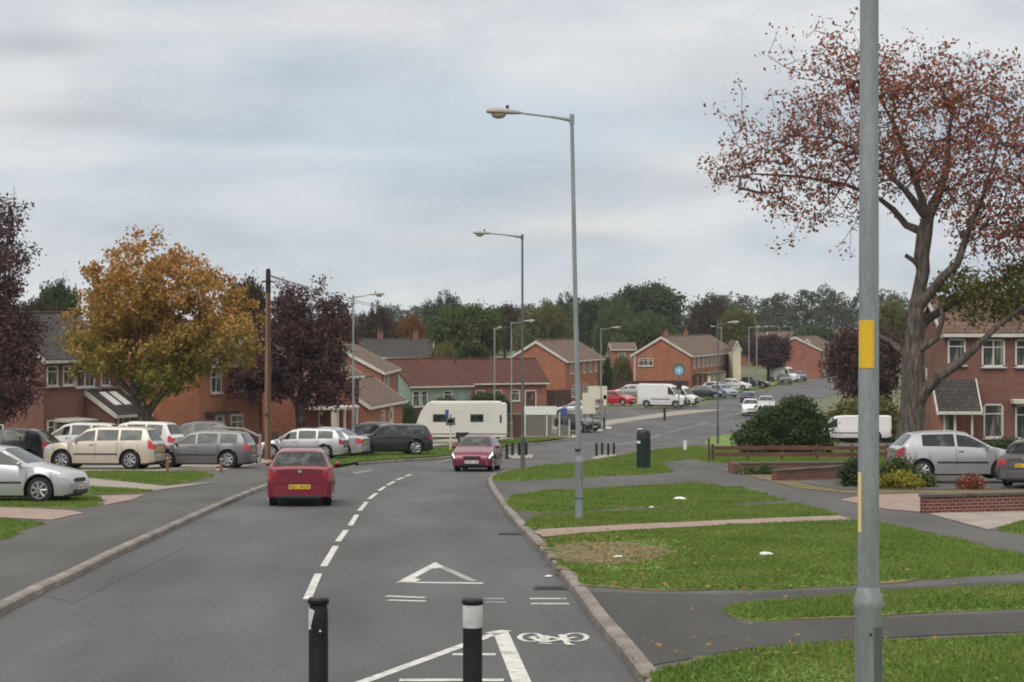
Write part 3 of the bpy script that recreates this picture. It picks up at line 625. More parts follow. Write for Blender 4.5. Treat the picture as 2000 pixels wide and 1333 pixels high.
# ------------------------------------------------------------------ telegraph pole and wires
y = yof(903); e = empty('telegraph_pole', (XU(523, y), y, g(y) + .1), label='brown wooden telegraph pole left of the red car', cat='telegraph pole'); px_ = e.location.x
MB().tube([(0, 0, -.3), (0, 0, 4), (.02, 0, 8.3)], [.15, .13, .105], 14).build('pole', M['wood'], e, 40)
MB().tube([(.02, 0, 7.4), (.02, 0, 8.38), (.02, 0, 8.48)], [.12, .11, .06], 12).build('top_sleeve', M['black'], e, 40)
MB().box((0, -.14, 7.9), (.5, .06, .07)).build('bracket', M['black'], e); MB().box((0, -.16, 2.0), (.2, .03, .14)).build('notice_plate', M['darkfence'], e)
MB().tube([(.06, -.12, 0), (.06, -.11, 7.8)], .03, 6).build('cable_guard', M['trim'], e)
def wire(a, b, sag, label):
    P = []; a, b = Vector(a), Vector(b)
    for i in range(17): t = i / 16; q = a.lerp(b, t); q.z -= sag * 4 * t * (1 - t); P.append(tuple(q))
    tag(MB().tube(P, .016, 5).build('overhead_wire', M['trim']), label, 'wire', 'overhead wires')
tp = (px_, y, g(y) + 8.3)
wire(tp, (XU(668, 128), 128, EYE + (HOR - 572) / F * 128), .3, 'overhead wire from the telegraph pole to the lamp head on its right')
wire(tp, (XU(860, 190), 190, EYE + (HOR - 604) / F * 190), .7, 'long overhead wire running from the telegraph pole to the far green trees')
wire(tp, (XU(1010, 200), 200, EYE + (HOR - 640) / F * 200), .6, 'longest overhead wire running from the telegraph pole towards the middle houses')

# ------------------------------------------------------------------ cars
PROF = {
 'hatch': dict(p=[(0, .36), (.012, .47), (.05, .545), (.12, .60), (.255, .675), (.44, .955), (.55, 1), (.78, .985), (.865, .945), (.965, .685), (1, .635)], belt=(.625, .67), ws=(.27, .43), rw=(.875, .962), side=[(.30, .53), (.55, .80)], wb=(.185, .80)),
 'mpv': dict(p=[(0, .34), (.012, .45), (.05, .52), (.13, .575), (.235, .64), (.40, .94), (.52, 1), (.84, .985), (.91, .95), (.975, .66), (1, .60)], belt=(.60, .64), ws=(.25, .39), rw=(.915, .972), side=[(.28, .47), (.49, .69), (.71, .88)], wb=(.18, .79)),
 'suv': dict(p=[(0, .40), (.01, .52), (.04, .58), (.12, .62), (.25, .66), (.385, .95), (.5, 1), (.87, .985), (.925, .95), (.98, .66), (1, .58)], belt=(.625, .66), ws=(.265, .38), rw=(.93, .978), side=[(.29, .47), (.49, .68), (.70, .89)], wb=(.175, .79)),
 'saloon': dict(p=[(0, .36), (.012, .46), (.05, .53), (.12, .58), (.27, .645), (.43, .955), (.53, 1), (.66, .98), (.73, .93), (.86, .70), (.97, .665), (1, .60)], belt=(.62, .65), ws=(.285, .42), rw=(.745, .855), side=[(.31, .51), (.53, .73)], wb=(.18, .79)),
 'van': dict(p=[(0, .24), (.008, .36), (.03, .43), (.08, .485), (.15, .53), (.27, .88), (.33, .975), (.40, 1), (.97, 1), (.99, .985), (1, .96)], belt=(.52, .52), ws=(.16, .265), rw=None, side=[(.17, .33)], wb=(.16, .79)),
}
CARC = {}
def car_geo(kind, L, W, H, wr):
    key = (kind, L, W, H, wr)
    if key in CARC: return CARC[key]
    P = PROF[kind]; tx = [a for a, _ in P['p']]; tz = [b for _, b in P['p']]; hw = W / 2; out = []
    def top(t):
        k = .012; return (np.interp(t, tx, tz) * 2 + np.interp(t - k, tx, tz) + np.interp(t + k, tx, tz)) / 4 * H
    gc = .19 if kind != 'suv' else .24
    if kind == 'van': gc = .28
    def low(t):
        x = L * t; z = gc + (.06 * max(0, (t - .93) / .07)) + .04 * max(0, (.04 - t) / .04)
        for wb in P['wb']:
            d = abs(x - wb * L); Rr = wr * 1.20
            if d < Rr: z = max(z, wr + math.sqrt(Rr * Rr - d * d))
        return z
    def sec(t):
        zt = top(t); e = min(t, 1 - t); er = .055
        w_ = hw * (1 - .16 * max(0, 1 - e / er) ** 2) * (1 - .035 * max(0, 1 - e / .25)); bz = (P['belt'][0] + (P['belt'][1] - P['belt'][0]) * t) * H
        zl = low(t); sh = min(bz, zt - .035 * H); gh = max(0, zt - bz); tum = {'hatch': .47, 'van': .10}.get(kind, .34) * gh
        rr = min(.055, gh * .3 + .02); zm = max(zl + .02, .36 * H)
        zl2 = min(zl, sh - .08)
        return [(w_ * .955, zl2), (w_ * .99, max(zl2 + .01, min(.25 * H, sh - .06))), (w_ * 1.0, max(zl2 + .02, min(.42 * H, sh - .04))), (w_ * .965, sh),
                (w_ * .95 - tum, max(sh + .004, zt - rr)), (w_ * .86 - tum * 1.05, zt - .006), (w_ * .45, zt + .012), (0, zt + .016)]
    ts = sorted(set([0, .004, .01, .02, .035] + [i / 100 for i in range(4, 97)] + [.965, .98, .99, .996, 1] + [wb + s_ * wr * 1.2 / L * q for wb in P['wb'] for s_ in (-1, 1) for q in (.9, .97, .999, 1.001)]))
    vs, fs = [], []; K = 8
    for t in ts:
        s_ = sec(t); ring_ = [(-y_, z_) for y_, z_ in s_[:-1]] + [(0, s_[-1][1])] + [(y_, z_) for y_, z_ in s_[-2::-1]]
        for y_, z_ in ring_: vs.append((L / 2 - t * L, y_, z_))
    m = 2 * K - 1
    for i in range(len(ts) - 1):
        for k in range(m - 1): q = i * m + k; fs.append((q, q + m, q + m + 1, q + 1))
    fs.append(tuple(range(m))); fs.append(tuple(range(len(vs) - 1, len(vs) - m - 1, -1)))
    b = MB(); b.v = vs; b.f = fs; out.append(('body', b, 'PAINT', 32, None, 0))
    def pt(t, k, sgn, off):
        s_ = sec(t); i = min(int(k), 6); f = k - i; a, c_ = s_[i], s_[i + 1]; return Vector((L / 2 - t * L, sgn * (a[0] + (c_[0] - a[0]) * f), a[1] + (c_[1] - a[1]) * f))
    def patch(t0, t1, k0, k1, sgn, nt_=10, nk=3, off=.006, minh=0):
        b = MB(); idx = {}
        T = [t0 + (t1 - t0) * i / nt_ for i in range(nt_ + 1)]; KK = [k0 + (k1 - k0) * j / nk for j in range(nk + 1)]
        for i, t in enumerate(T):
            for j, k in enumerate(KK):
                p = pt(t, k, sgn, 0); e1 = pt(t + .003, k, sgn, 0) - pt(t - .003, k, sgn, 0); e2 = pt(t, min(k + .05, 6.99), sgn, 0) - pt(t, k - .05, sgn, 0); n_ = e1.cross(e2)
                if n_.length < 1e-9: n_ = Vector((0, sgn, 0))
                n_.normalize()
                if n_.y * sgn + n_.z < 0: n_ = -n_
                b.v.append(tuple(p + n_ * off))
        w2 = nk + 1
        for i in range(nt_):
            for j in range(nk): q = i * w2 + j; b.f.append((q, q + 1, q + w2 + 1, q + w2))
        return b
    def both(fn):
        a, c_ = fn(1), fn(-1); n_ = len(a.v); a.v += c_.v; a.f += [tuple(n_ + i for i in f) for f in c_.f]; return a
    for t0, t1 in P['side']:
        for sg in (1, -1): out.append(('side_window', patch(t0, t1, 3.10, 3.90, sg), 'autoglass', 40, None, 0))
    t0, t1 = P['ws']; out.append(('windscreen', both(lambda s_: patch(t0, t1, 4.95, 7, s_, 8, 6, .008)), 'autoglass', 40, None, 0))
    if P['rw']: t0, t1 = P['rw']; out.append(('rear_window', both(lambda s_: patch(t0, t1, 4.95, 7, s_, 8, 6, .008)), 'autoglass', 40, None, 0))
    wx = [L / 2 - wb * L for wb in P['wb']]
    out.append(('underbody', MB().box((0, 0, (gc + .45) / 2 + .03), (L * .93, W * .70, .42)).box(((wx[0] + wx[1]) / 2, 0, gc + .07), (wx[0] - wx[1] - wr * 2.3, W * .93, .14)), 'trim', 0, None, 0))
    for x in wx:
        for sg in (1, -1):
            b = MB(); b.tube([(0, -.10, 0), (0, -.085, 0), (0, .085, 0), (0, .10, 0)], [wr * .93, wr, wr, wr * .93], 28)
            out.append(('wheel', b, 'tyre', 40, (x, sg * (hw - .16), wr), 0))
            r_ = MB(); r_.tube([(0, sg * .07, 0), (0, sg * .095, 0), (0, sg * .103, 0)], [wr * .68, wr * .66, wr * .60], 24)
            out.append(('rim', r_, 'rimdark', 40, (0, 0, 0), 1))
            r2 = MB()
            for k in range(7):
                a = 2 * math.pi * k / 7; r2.tube([(math.cos(a) * wr * .08, sg * .108, math.sin(a) * wr * .08), (math.cos(a) * wr * .62, sg * .106, math.sin(a) * wr * .62)], [.028, .035], 5)
            n0 = len(r2.v); rg = [(math.cos(2 * math.pi * k / 24) * wr * .64, sg * .105, math.sin(2 * math.pi * k / 24) * wr * .64) for k in range(25)]; r2.tube(rg, .014, 5)
            out.append(('spokes', r2, 'rim', 40, (0, 0, 0), 1))
    bh = P['belt'][0] * H
    for sg in (1, -1):
        if kind == 'van': b = patch(.012, .07, 2.15, 2.95, sg, 4, 3, .012)
        else: b = patch(.006, .085, 2.35, 3.55, sg, 6, 4, .012)
        out.append(('headlight', b, 'HEAD', 50, None, 0))
        yy = hw * .80; rz_ = .56 * H
        if kind in ('hatch',): b = patch(.94, .996, 2.25, 3.0, sg, 5, 3, .010)
        elif kind == 'saloon': b = patch(.93, .996, 2.1, 2.95, sg, 5, 3, .010)
        elif kind == 'van': b = patch(.985, .999, 1.5, 2.6, sg, 3, 3, .010)
        else: b = patch(.95, .997, 2.3, 3.25, sg, 5, 3, .012)
        e_ = -L / 2 - .012; zz = {'hatch': .545, 'saloon': .53, 'van': .3, 'mpv': .55, 'suv': .53}[kind] * H
        b.box((e_ + .012, sg * hw * (.74 if kind == 'hatch' else .70), zz), (.025, hw * (.13 if kind == 'hatch' else .20), .19 if kind != 'saloon' else .13), bev=.01)
        out.append(('tail_light', b, 'TAIL', 40, None, 0))
        m_ = MB(); mt_ = P['ws'][0] + .035; q = pt(mt_, 3.0, sg, 0); m_.box((q.x, q.y + sg * .09, q.z + .06), (.10, .15, .11), bev=.03); m_.box((q.x, q.y + sg * .03, q.z + .02), (.05, .1, .04)); out.append(('wing_mirror', m_, 'PAINT', 60, None, 0))
    f = MB()
    # bumpers
    def bump(front):
        b = MB(); s_ = 1 if front else -1; x0 = s_ * L / 2; z0, z1 = gc + .03, .30 * H + .08; K_ = 14; ps = []
        for i in range(K_ + 1):
            a = -1 + 2 * i / K_; yy = a * hw * .90; xx = x0 - s_ * (.14 * abs(a) ** 4 - .035); ps.append((xx, yy))
        for z, o_ in ((z0, -.05), (z0 + .05, .0), (z1 - .04, .0), (z1, -.05)):
            for xx, yy in ps: b.v.append((xx + s_ * o_, yy, z))
        w2 = K_ + 1
        for j in range(3):
            for i in range(K_): q = j * w2 + i; b.f.append((q, q + 1, q + w2 + 1, q + w2))
        b.f.append(tuple(range(w2))); b.f.append(tuple(range(len(b.v) - 1, len(b.v) - w2 - 1, -1)))
        return b
    out.append(('front_bumper', bump(True), 'BUMP', 40, None, 0)); out.append(('rear_bumper', bump(False), 'BUMP', 40, None, 0))
    if kind != 'van':
        out.append(('rear_valance', MB().box((-L / 2 - .022, 0, gc + .05), (.05, W * .66, .09), bev=.02).box((-L / 2 - .03, -W * .27, gc - .01), (.12, .06, .05), bev=.02), 'trim', 0, None, 0))
        out.append(('badge', MB().tube([(-L / 2 + .02, 0, .605 * H), (-L / 2 - .012, 0, .605 * H)], .042, 12), 'rim', 40, None, 0))
        out.append(('tailgate_seam', MB().box((-L / 2 - .004, 0, .405 * H), (.012, W * .76, .014)).box((-L / 2 - .004, 0, .575 * H), (.010, W * .60, .008)), 'trim', 0, None, 0))
        out.append(('rear_wiper', MB().tube([(-L * (P['rw'][1] if P['rw'] else .95) + L / 2 - .04, 0, bh + .07), (-L * (P['rw'][1] if P['rw'] else .95) + L / 2 + .02, -.34, bh + .13)], .012, 5), 'trim', 0, None, 0))
    g_ = MB().box((L / 2 + .012, 0, .40 * H), (.03, W * .42, .07 * H), bev=.01).box((L / 2 + .04, 0, gc + .09), (.02, W * .55, .10), bev=.01); out.append(('grille', g_, 'trim', 0, None, 0))
    out.append(('front_number_plate', MB().box((L / 2 + .052, 0, .27 * H), (.012, .52, .11), bev=.004), 'plate_w', 0, None, 0))
    zp = .34 * H if kind in ('hatch', 'van') else .46 * H; xp = -L / 2 - (.045 if kind in ('hatch',) else .012)
    out.append(('rear_number_plate', MB().box((xp, 0, zp), (.012, .52, .11), bev=.004), 'plate_y', 0, None, 0))
    for xx_, zz_, sg_ in ((L / 2 + .060, .27 * H, 1), (xp - .008, zp, -1)):
        pc = MB()
        for k_, (w_1, h_1) in enumerate([(.045, .075), (.04, .075), (.03, .075), (.045, .075), (.02, .075), (.045, .07), (.04, .075)]):
            yk = -.20 + .062 * k_ + (.04 if k_ > 3 else 0); pc.box((xx_, yk, zz_ + .026), (.004, w_1, .016)).box((xx_, yk - w_1 / 2 + .006, zz_), (.004, .012, h_1)).box((xx_ + .001 * sg_, yk + .004 * (k_ % 3), zz_ - (.026 if k_ % 2 else 0)), (.004, w_1, .014))
        out.append(('plate_characters', pc, 'trim', 0, None, 0))
    # door seams, handles and side rub strip
    for a, c_ in ([(P['side'][0][1] + .01, None)] + ([(P['side'][1][1] - .005, None)] if len(P['side']) > 2 else [])):
        for sg in (1, -1): out.append(('door_seam', patch(a - .0015, a + .0015, 1.0, 2.95, sg, 1, 6, .004), 'trim', 0, None, 0))
    for sg in (1, -1):
        out.append(('door_handle', patch(P['side'][0][1] - .045, P['side'][0][1] - .005, 2.66, 2.74, sg, 2, 1, .02), 'trim', 0, None, 0))
        out.append(('side_strip', patch(P['wb'][0] + .11, P['wb'][1] - .11, 1.55, 1.75, sg, 12, 1, .012), 'trim', 0, None, 0))
    CARC[key] = (out, {}); return CARC[key]
M['rimdark'] = pm('rim_recess', (.05, .05, .052), .6, .3)
def car(name, kind, u, v, ang, paint, label, L=4.0, W=1.70, H=1.45, wr=.31, d=None, lift=.1, rim='rim', lit=None, cat='car', group='cars parked by the road', bumper=None, tail='redlamp', noplate=False, skip=()):
    y = yof(v) if d is None else d; x = XU(u, y)
    e = empty(name, (x, y, g(y) + lift), R(ang), label=label, cat=cat, group=group)
    sl_ = (g(y + 1) - g(y - 1)) / 2; hv = Vector((math.cos(R(ang)), math.sin(R(ang)))); e.rotation_euler = (math.atan(sl_ * math.cos(R(ang))), -math.atan(sl_ * hv.y), R(ang))
    out, cache = car_geo(kind, L, W, H, wr); last = None
    for i, (nm, b, mk, sm, loc, child) in enumerate(out):
        if nm in skip: continue
        if mk == 'PAINT': m = M[paint]
        elif mk == 'BUMP': m = M[bumper or paint]
        elif mk == 'HEAD': m = M['headlit' if lit == 'head' else 'lens']
        elif mk == 'TAIL': m = M[tail]
        else: m = M[mk]
        if i not in cache:
            o = b.build(nm, None, None, sm or None); o.data.materials.append(m); cache[i] = o.data
        else: o = bpy.data.objects.new(nm, cache[i]); COL.objects.link(o)
        o.material_slots[0].link = 'OBJECT'; o.material_slots[0].material = m
        o.parent = last if child and last else e
        if loc: o.location = loc
        if not child and nm == 'wheel': last = o
    return e
# heading: 90 = away from the camera, 180 = facing left
car('hatchback_car', 'hatch', 590, 983, 94, 'p_red', 'dark red hatchback driving away in the left lane, seen from behind', L=3.83, W=1.66, H=1.43, lift=.0, group='red cars driving on the road', tail='redlamp')
rc = car('hatchback_car', 'hatch', 933, 919, 264, 'p_maroon', 'dark red hatchback with lit headlights driving towards the camera', L=3.7, W=1.58, H=1.36, lift=0, lit='head', group='red cars driving on the road')
car('hatchback_car', 'hatch', 4, 988, -8, 'p_silver', 'silver hatchback at the far left edge, bonnet pointing right', L=4.0, W=1.70, H=1.40, wr=.32)
car('hatchback_car', 'hatch', 14, 917, 172, 'p_dark', 'dark hatchback with red tail light half hidden behind the silver hatchback', L=4.0, H=1.48, tail='redlamp2', d=82)
car('suv', 'suv', 204, 917, 173, 'p_beige', 'beige off-road estate parked side on, on the left drive', L=4.3, W=1.75, H=1.60, wr=.35, d=77.5, bumper='p_beige', tail='redlamp2')
car('estate_car', 'mpv', 150, 898, 176, 'p_white', 'white car behind the beige estate, roof showing above it', L=4.3, H=1.62, d=95)
car('people_carrier', 'mpv', 262, 905, 166, 'p_white', 'white car with rear showing right behind the beige estate', L=4.2, H=1.72, d=88, tail='redlamp2')
car('people_carrier', 'mpv', 397, 921, 174, 'p_grey', 'grey people carrier with red tail light behind the small verge posts', L=3.95, W=1.7, H=1.44, wr=.33, d=79, tail='redlamp2')
car('hatchback_car', 'hatch', 375, 898, 176, 'p_dark', 'dark car behind the grey people carrier, only its roof showing', L=4.2, H=1.72, d=94)
car('estate_car', 'mpv', 590, 893, 176, 'p_silver', 'silver estate parked beyond the red hatchback', L=4.0, H=1.38, d=93)
car('saloon_car', 'saloon', 632, 896, 168, 'p_silver', 'silver saloon with red tail lights beside the dark parked cars', L=4.2, H=1.4, d=97, tail='redlamp2')
car('suv', 'suv', 757, 889, 196, 'p_dark', 'black off-road car in front of the caravan', L=4.2, W=1.8, H=1.52, wr=.36, d=100)
car('saloon_car', 'hatch', 712, 884, 186, 'p_dark', 'dark car directly behind the black off-road car', L=4.2, H=1.55, d=107)
car('hatchback_car', 'hatch', 1126, 814, 168, 'p_silver', 'silver car behind the low white banner fence', d=185, L=4.1)
car('hatchback_car', 'hatch', 1128, 842, -50, 'p_dark', 'dark car behind the sign boards with pale bonnet', d=160, L=3.9)
car('hatchback_car', 'hatch', 1206, 792, -38, 'p_brightred', 'bright red car on the far car park', d=214, L=3.9, W=1.75)
car('estate_car', 'mpv', 1229, 779, 176, 'p_silver', 'silver estate car behind the bright red car', d=236, L=4.2)
car('delivery_van', 'van', 1294, 798, -22, 'p_white', 'large white van, left one of two side by side', d=207, L=4.9, W=1.95, H=2.35, wr=.34, cat='van', group='white vans on the car park', bumper='trim')
car('delivery_van', 'van', 1322, 797, -30, 'p_white', 'white van cab showing behind the large white van', d=212, L=4.6, W=1.9, H=2.0, wr=.33, cat='van', group='white vans on the car park', bumper='trim')
car('saloon_car', 'saloon', 1374, 779, -12, 'p_dark', 'dark saloon right of the white vans', d=232, L=4.4)
car('hatchback_car', 'hatch', 1412, 777, -60, 'p_lblue', 'light blue car parked before the terrace', d=236)
car('hatchback_car', 'hatch', 1436, 757, -25, 'p_white', 'white car parked by the cream end wall', d=262)
car('hatchback_car', 'hatch', 1402, 770, -30, 'p_silver', 'silver car left of the light blue car', d=246, H=1.5)
car('hatchback_car', 'hatch', 1474, 752, -20, 'p_dark', 'dark car parked in front of the purple tree', d=272)
car('hatchback_car', 'hatch', 1463, 793, 80, 'p_blue', 'dark blue car driving off beyond the white cars', d=212, group='cars on the far road')
car('hatchback_car', 'hatch', 1466, 812, -95, 'p_white', 'white car on the far road, left of the bush', d=190, group='cars on the far road')
car('hatchback_car', 'hatch', 1496, 803, -95, 'p_silver', 'pale car on the far road, partly behind the bush', d=198, group='cars on the far road')
car('delivery_van', 'van', 1530, 744, -40, 'p_white', 'small white van far off left of the distant gable', d=300, L=4.8, W=1.9, H=2.2, wr=.33, cat='van')
car('hatchback_car', 'hatch', 1532, 748, -90, 'p_dark', 'dark car in front of the far small white van', d=288)
car('hatchback_car', 'hatch', 1562, 742, -90, 'p_blue', 'dark car far off on the road near the distant gable', d=305)
car('hatchback_car', 'hatch', 1588, 737, 180, 'p_silver', 'silver car far off below the distant gable', d=325)
car('delivery_van', 'van', 1660, 872, 176, 'p_white', 'white van behind the wooden rail fence, half hidden by the near lamp post', d=118, L=4.6, W=1.9, H=1.55, wr=.32, cat='van', lift=.4)
car('hatchback_car', 'hatch', 1866, 941, 2, 'p_silver', 'silver three-door hatchback parked behind the cherry trunk', L=3.95, W=1.66, H=1.50, wr=.30, d=63.0, lift=.22)
car('saloon_car', 'saloon', 2036, 960, 62, 'p_grey', 'dark grey car cut by the right edge, rear with red tail light showing', L=4.2, W=1.72, H=1.36, d=60, lift=.15, tail='redlamp2')

# ------------------------------------------------------------------ caravan
y = 134; x = XU(902, y); e = empty('caravan', (x, y, g(y) + .1), R(0), label='cream touring caravan on the grass behind the red car', cat='caravan')
M['caravan'] = varied('caravan_panels', [(.3, (.60, .595, .56)), (.7, (.70, .695, .66))], .7, rough=.4)
pr = [(-2.85, .42), (2.88, .42), (2.95, .6), (2.95, 2.45), (2.85, 2.58), (-1.9, 2.62), (-2.3, 2.52), (-2.62, 2.1), (-2.95, 1.25), (-3.0, .7)]
MB().prism(pr, -1.05, 1.05).build('body', M['caravan'], e)
MB().prism([(-2.2, 2.60), (2.6, 2.60), (2.5, 2.70), (-2.0, 2.70)], -.8, .8).build('roof', M['caravan'], e)
for cx in (-1.35, 1.0):
    wnd = MB().box((cx, -1.055, 1.65), (1.0 if cx < 0 else .85, .03, .5), bev=.06).build('window', M['trim'], e)
    MB().box((cx, -1.075, 1.65), (.84 if cx < 0 else .7, .02, .36), bev=.05).build('pane', M['autoglass'], wnd)
MB().box((-.15, -1.057, 1.4), (.62, .02, 1.75), bev=.02).build('door', M['caravan'], e)
MB().box((2.962, .0, 1.7), (.02, 1.2, .55), bev=.03).build('rear_window', M['autoglass'], e)
MB().box((2.55, -1.058, 1.6), (.12, .02, .5)).build('side_stripe', M['trim'], e); MB().box((.5, -1.056, .62), (5.2, .015, .06)).build('skirt_line', M['galvd'], e)
for sg in (-1, 1):
    wh = MB().tube([(0, -.09, 0), (0, .09, 0)], .31, 22).build('wheel', M['tyre'], e, 40, loc=(-.15 + .2, sg * .95, .30)); MB().tube([(0, sg * .092, 0), (0, sg * .1, 0)], .17, 16).build('rim', M['rim'], wh)
MB().box((.05, -1.06, .58), (.85, .03, .3), bev=.08).build('wheel_arch', M['trim'], e)
MB().box((-.2, 0, .36), (5.4, 1.6, .12)).build('chassis', M['trim'], e)
MB().tube([(-2.9, -.5, .5), (-4.0, 0, .48)], .05, 6).tube([(-2.9, .5, .5), (-4.0, 0, .48)], .05, 6).tube([(-3.75, 0, .5), (-3.75, 0, 0)], .03, 6).build('drawbar', M['galvd'], e)
for sy in (-1, 1): MB().box((2.965, sy * .85, 1.0), (.02, .14, .4)).build('tail_light', M['redlamp'], e)

# ------------------------------------------------------------------ houses
def house(name, label, c0, c1, D, eave, ridge, wall, roof, base=None, wins=(), doors=(), chim=(), gable='side', over=.3, cat='house', group=None, barge=True):
    """c0, c1 = front wall corners (x,y); wins = (face, along, z, w, h)"""
    a, b = Vector(c0), Vector(c1); W = (b - a).length; ang = math.atan2(b.y - a.y, b.x - a.x); bz = g(a.y) if base is None else base
    e = empty(name, (a.x, a.y, bz), ang, label=label, cat=cat, group=group)
    mb = MB(); lo = -2.5
    if gable == 'side': mb.prism([(0, lo), (D, lo), (D, eave), (D / 2, ridge), (0, eave)], 0, W, 'x')
    else: mb.prism([(0, lo), (W, lo), (W, eave), (W / 2, ridge), (0, eave)], 0, D, 'y')
    mb.build('wall', M[wall], e)
    t = .12; o = over
    def slab(h0, h1, run, n_):
        sl = (ridge - eave) / (run); return sl
    if gable == 'side':
        sl = (ridge - eave) / (D / 2); rf = MB()
        rf.prism([(-o, eave - o * sl + .02), (D / 2, ridge + .02), (D + o, eave - o * sl + .02), (D + o, eave - o * sl + t + .04), (D / 2, ridge + t + .06), (-o, eave - o * sl + t + .04)], -.18, W + .18, 'x')
        rfo = rf.build('roof', M[roof], e)
        MB().tube([(-.18, D / 2, ridge + t + .07), (W + .18, D / 2, ridge + t + .07)], .09, 8).build('ridge_tiles', M[roof], rfo)
        if barge:
            for xx in (-.21, W + .21):
                MB().prism([(-o, eave - o * sl - .10), (D / 2, ridge - .12), (D + o, eave - o * sl - .10), (D + o, eave - o * sl + t + .05), (D / 2, ridge + t + .07), (-o, eave - o * sl + t + .05)], xx - .02, xx + .02, 'x').build('bargeboard', M['barge'], rfo)
            MB().box((W / 2, -o - .04, eave - o * sl + .02), (W + .3, .1, .16)).build('gutter', M['barge'], rfo)
        elif over: MB().box((W / 2, -o - .04, eave - o * sl + .02), (W + .3, .1, .14)).build('gutter', M['barge'], rfo)
    else:
        sl = (ridge - eave) / (W / 2); rf = MB()
        rf.prism([(-o, eave - o * sl + .02), (W / 2, ridge + .02), (W + o, eave - o * sl + .02), (W + o, eave - o * sl + t + .04), (W / 2, ridge + t + .06), (-o, eave - o * sl + t + .04)], -.18, D + .18, 'y')
        rfo = rf.build('roof', M[roof], e)
        if barge: MB().prism([(-o, eave - o * sl - .10), (W / 2, ridge - .12), (W + o, eave - o * sl - .10), (W + o, eave - o * sl + t + .05), (W / 2, ridge + t + .07), (-o, eave - o * sl + t + .05)], -.22, -.18, 'y').build('bargeboard', M['barge'], rfo)
    def face(f, al, z, off):
        if f == 'F': return (al, -off, z), 0
        if f == 'L': return (-off, al, z), R(-90)
        if f == 'R': return (W + off, al, z), R(90)
    for wn in wins:
        f, al, z, ww_, hh_ = wn[:5]; p, rz = face(f, al, z, .0)
        pane = MB().box((0, -.012, 0), (ww_, .02, hh_)).build('window', M['glass'], e, loc=p, rot=(0, 0, rz))
        fr = MB(); q = .07
        for dx in (-ww_ / 2, ww_ / 2): fr.box((dx, -.03, 0), (q, .07, hh_ + q))
        for dz in (-hh_ / 2, hh_ / 2): fr.box((0, -.032, dz), (ww_ + q, .066, q))
        nb = max(1, round(ww_ / .65))
        for i in range(1, nb): fr.box((-ww_ / 2 + ww_ * i / nb, -.028, 0), (q * .8, .05, hh_))
        fr.box((0, -.027, hh_ * .22), (ww_, .045, q * .7))
        fr.build('frame', M['frame'], pane); MB().box((0, -.07, -hh_ / 2 - .07), (ww_ + .2, .17, .07)).build('sill', M['barge'], pane)
        # curtains seen behind the glass
    if over > .2 and W > 4 and cat == 'house':
        MB().tube([(W - .25, -.3, eave - .15), (W - .25, -.08, eave - .45), (W - .25, -.08, -.5)], .045, 6).build('downpipe', M['trim'], e)
        aer = MB().tube([(W * .3, D / 2, ridge), (W * .3, D / 2, ridge + 1.5)], .025, 5).tube([(W * .3 - .5, D / 2, ridge + 1.45), (W * .3 + .5, D / 2, ridge + 1.45)], .018, 4)
        for k in range(5): aer.tube([(W * .3 - .4 + .2 * k, D / 2 - .25, ridge + 1.45), (W * .3 - .4 + .2 * k, D / 2 + .25, ridge + 1.45)], .012, 4)
        aer.build('aerial', M['galvd'], e)
    for f, al, ww_, hh_, mk in doors:
        p, rz = face(f, al, hh_ / 2, 0); dr = MB().box((0, -.015, 0), (ww_, .04, hh_)).build('door', M[mk], e, loc=p, rot=(0, 0, rz))
        MB().box((-ww_ / 2 - .05, -.03, 0), (.09, .08, hh_ + .1)).box((ww_ / 2 + .05, -.03, 0), (.09, .08, hh_ + .1)).box((0, -.03, hh_ / 2 + .05), (ww_ + .18, .078, .09)).build('frame', M['frame'], dr)
        MB().box((0, -.045, hh_ * .25), (ww_ * .5, .02, hh_ * .28)).build('pane', M['glass'], dr)
    for cx, cy, h_ in chim:
        co = MB().box((cx, cy, (eave + ridge + h_) / 2), (.75, .5, ridge + h_ - eave), bev=.01).build('chimney', M['brick_d' if wall == 'brick_d' else 'brick_o2'], e)
        MB().box((cx, cy, ridge + h_ - .04), (.85, .6, .1)).lathe([(.11, 0), (.10, .35)], 10, (cx - .18, cy, ridge + h_ + .0)).lathe([(.11, 0), (.10, .35)], 10, (cx + .18, cy, ridge + h_)).build('chimney_pots', M['wood'], co)
    return e
def C(u, d_): return (XU(u, d_), d_)
WT = 'front'
# left side row
hA = house('brick_house', 'dark red brick house at the left with lean-to porch and skylights', C(85, 107), C(245, 113), 7.5, 4.95, 7.2, 'brick_d', 'tile_d',
      wins=[('F', .65, 4.05, .8, 1.0), ('F', 1.95, 4.05, .85, 1.0), ('F', 3.3, 4.0, 1.5, 1.15), ('F', 5.0, 4.0, .7, 1.1), ('F', 1.9, 1.15, 1.9, 1.25), ('F', .55, 1.1, .5, 1.2), ('L', 3.5, 1.2, 1.6, 1.1)], doors=[('F', 6.2, .9, 2.0, 'frame')], chim=[(.6, 3.7, 1.0)])
MB().prism([(-.05, 1.78), (-1.1, 1.70), (-1.1, 1.62), (-.05, 1.62)], .8, 3.1, 'x').build('bay_canopy', M['barge'], hA)
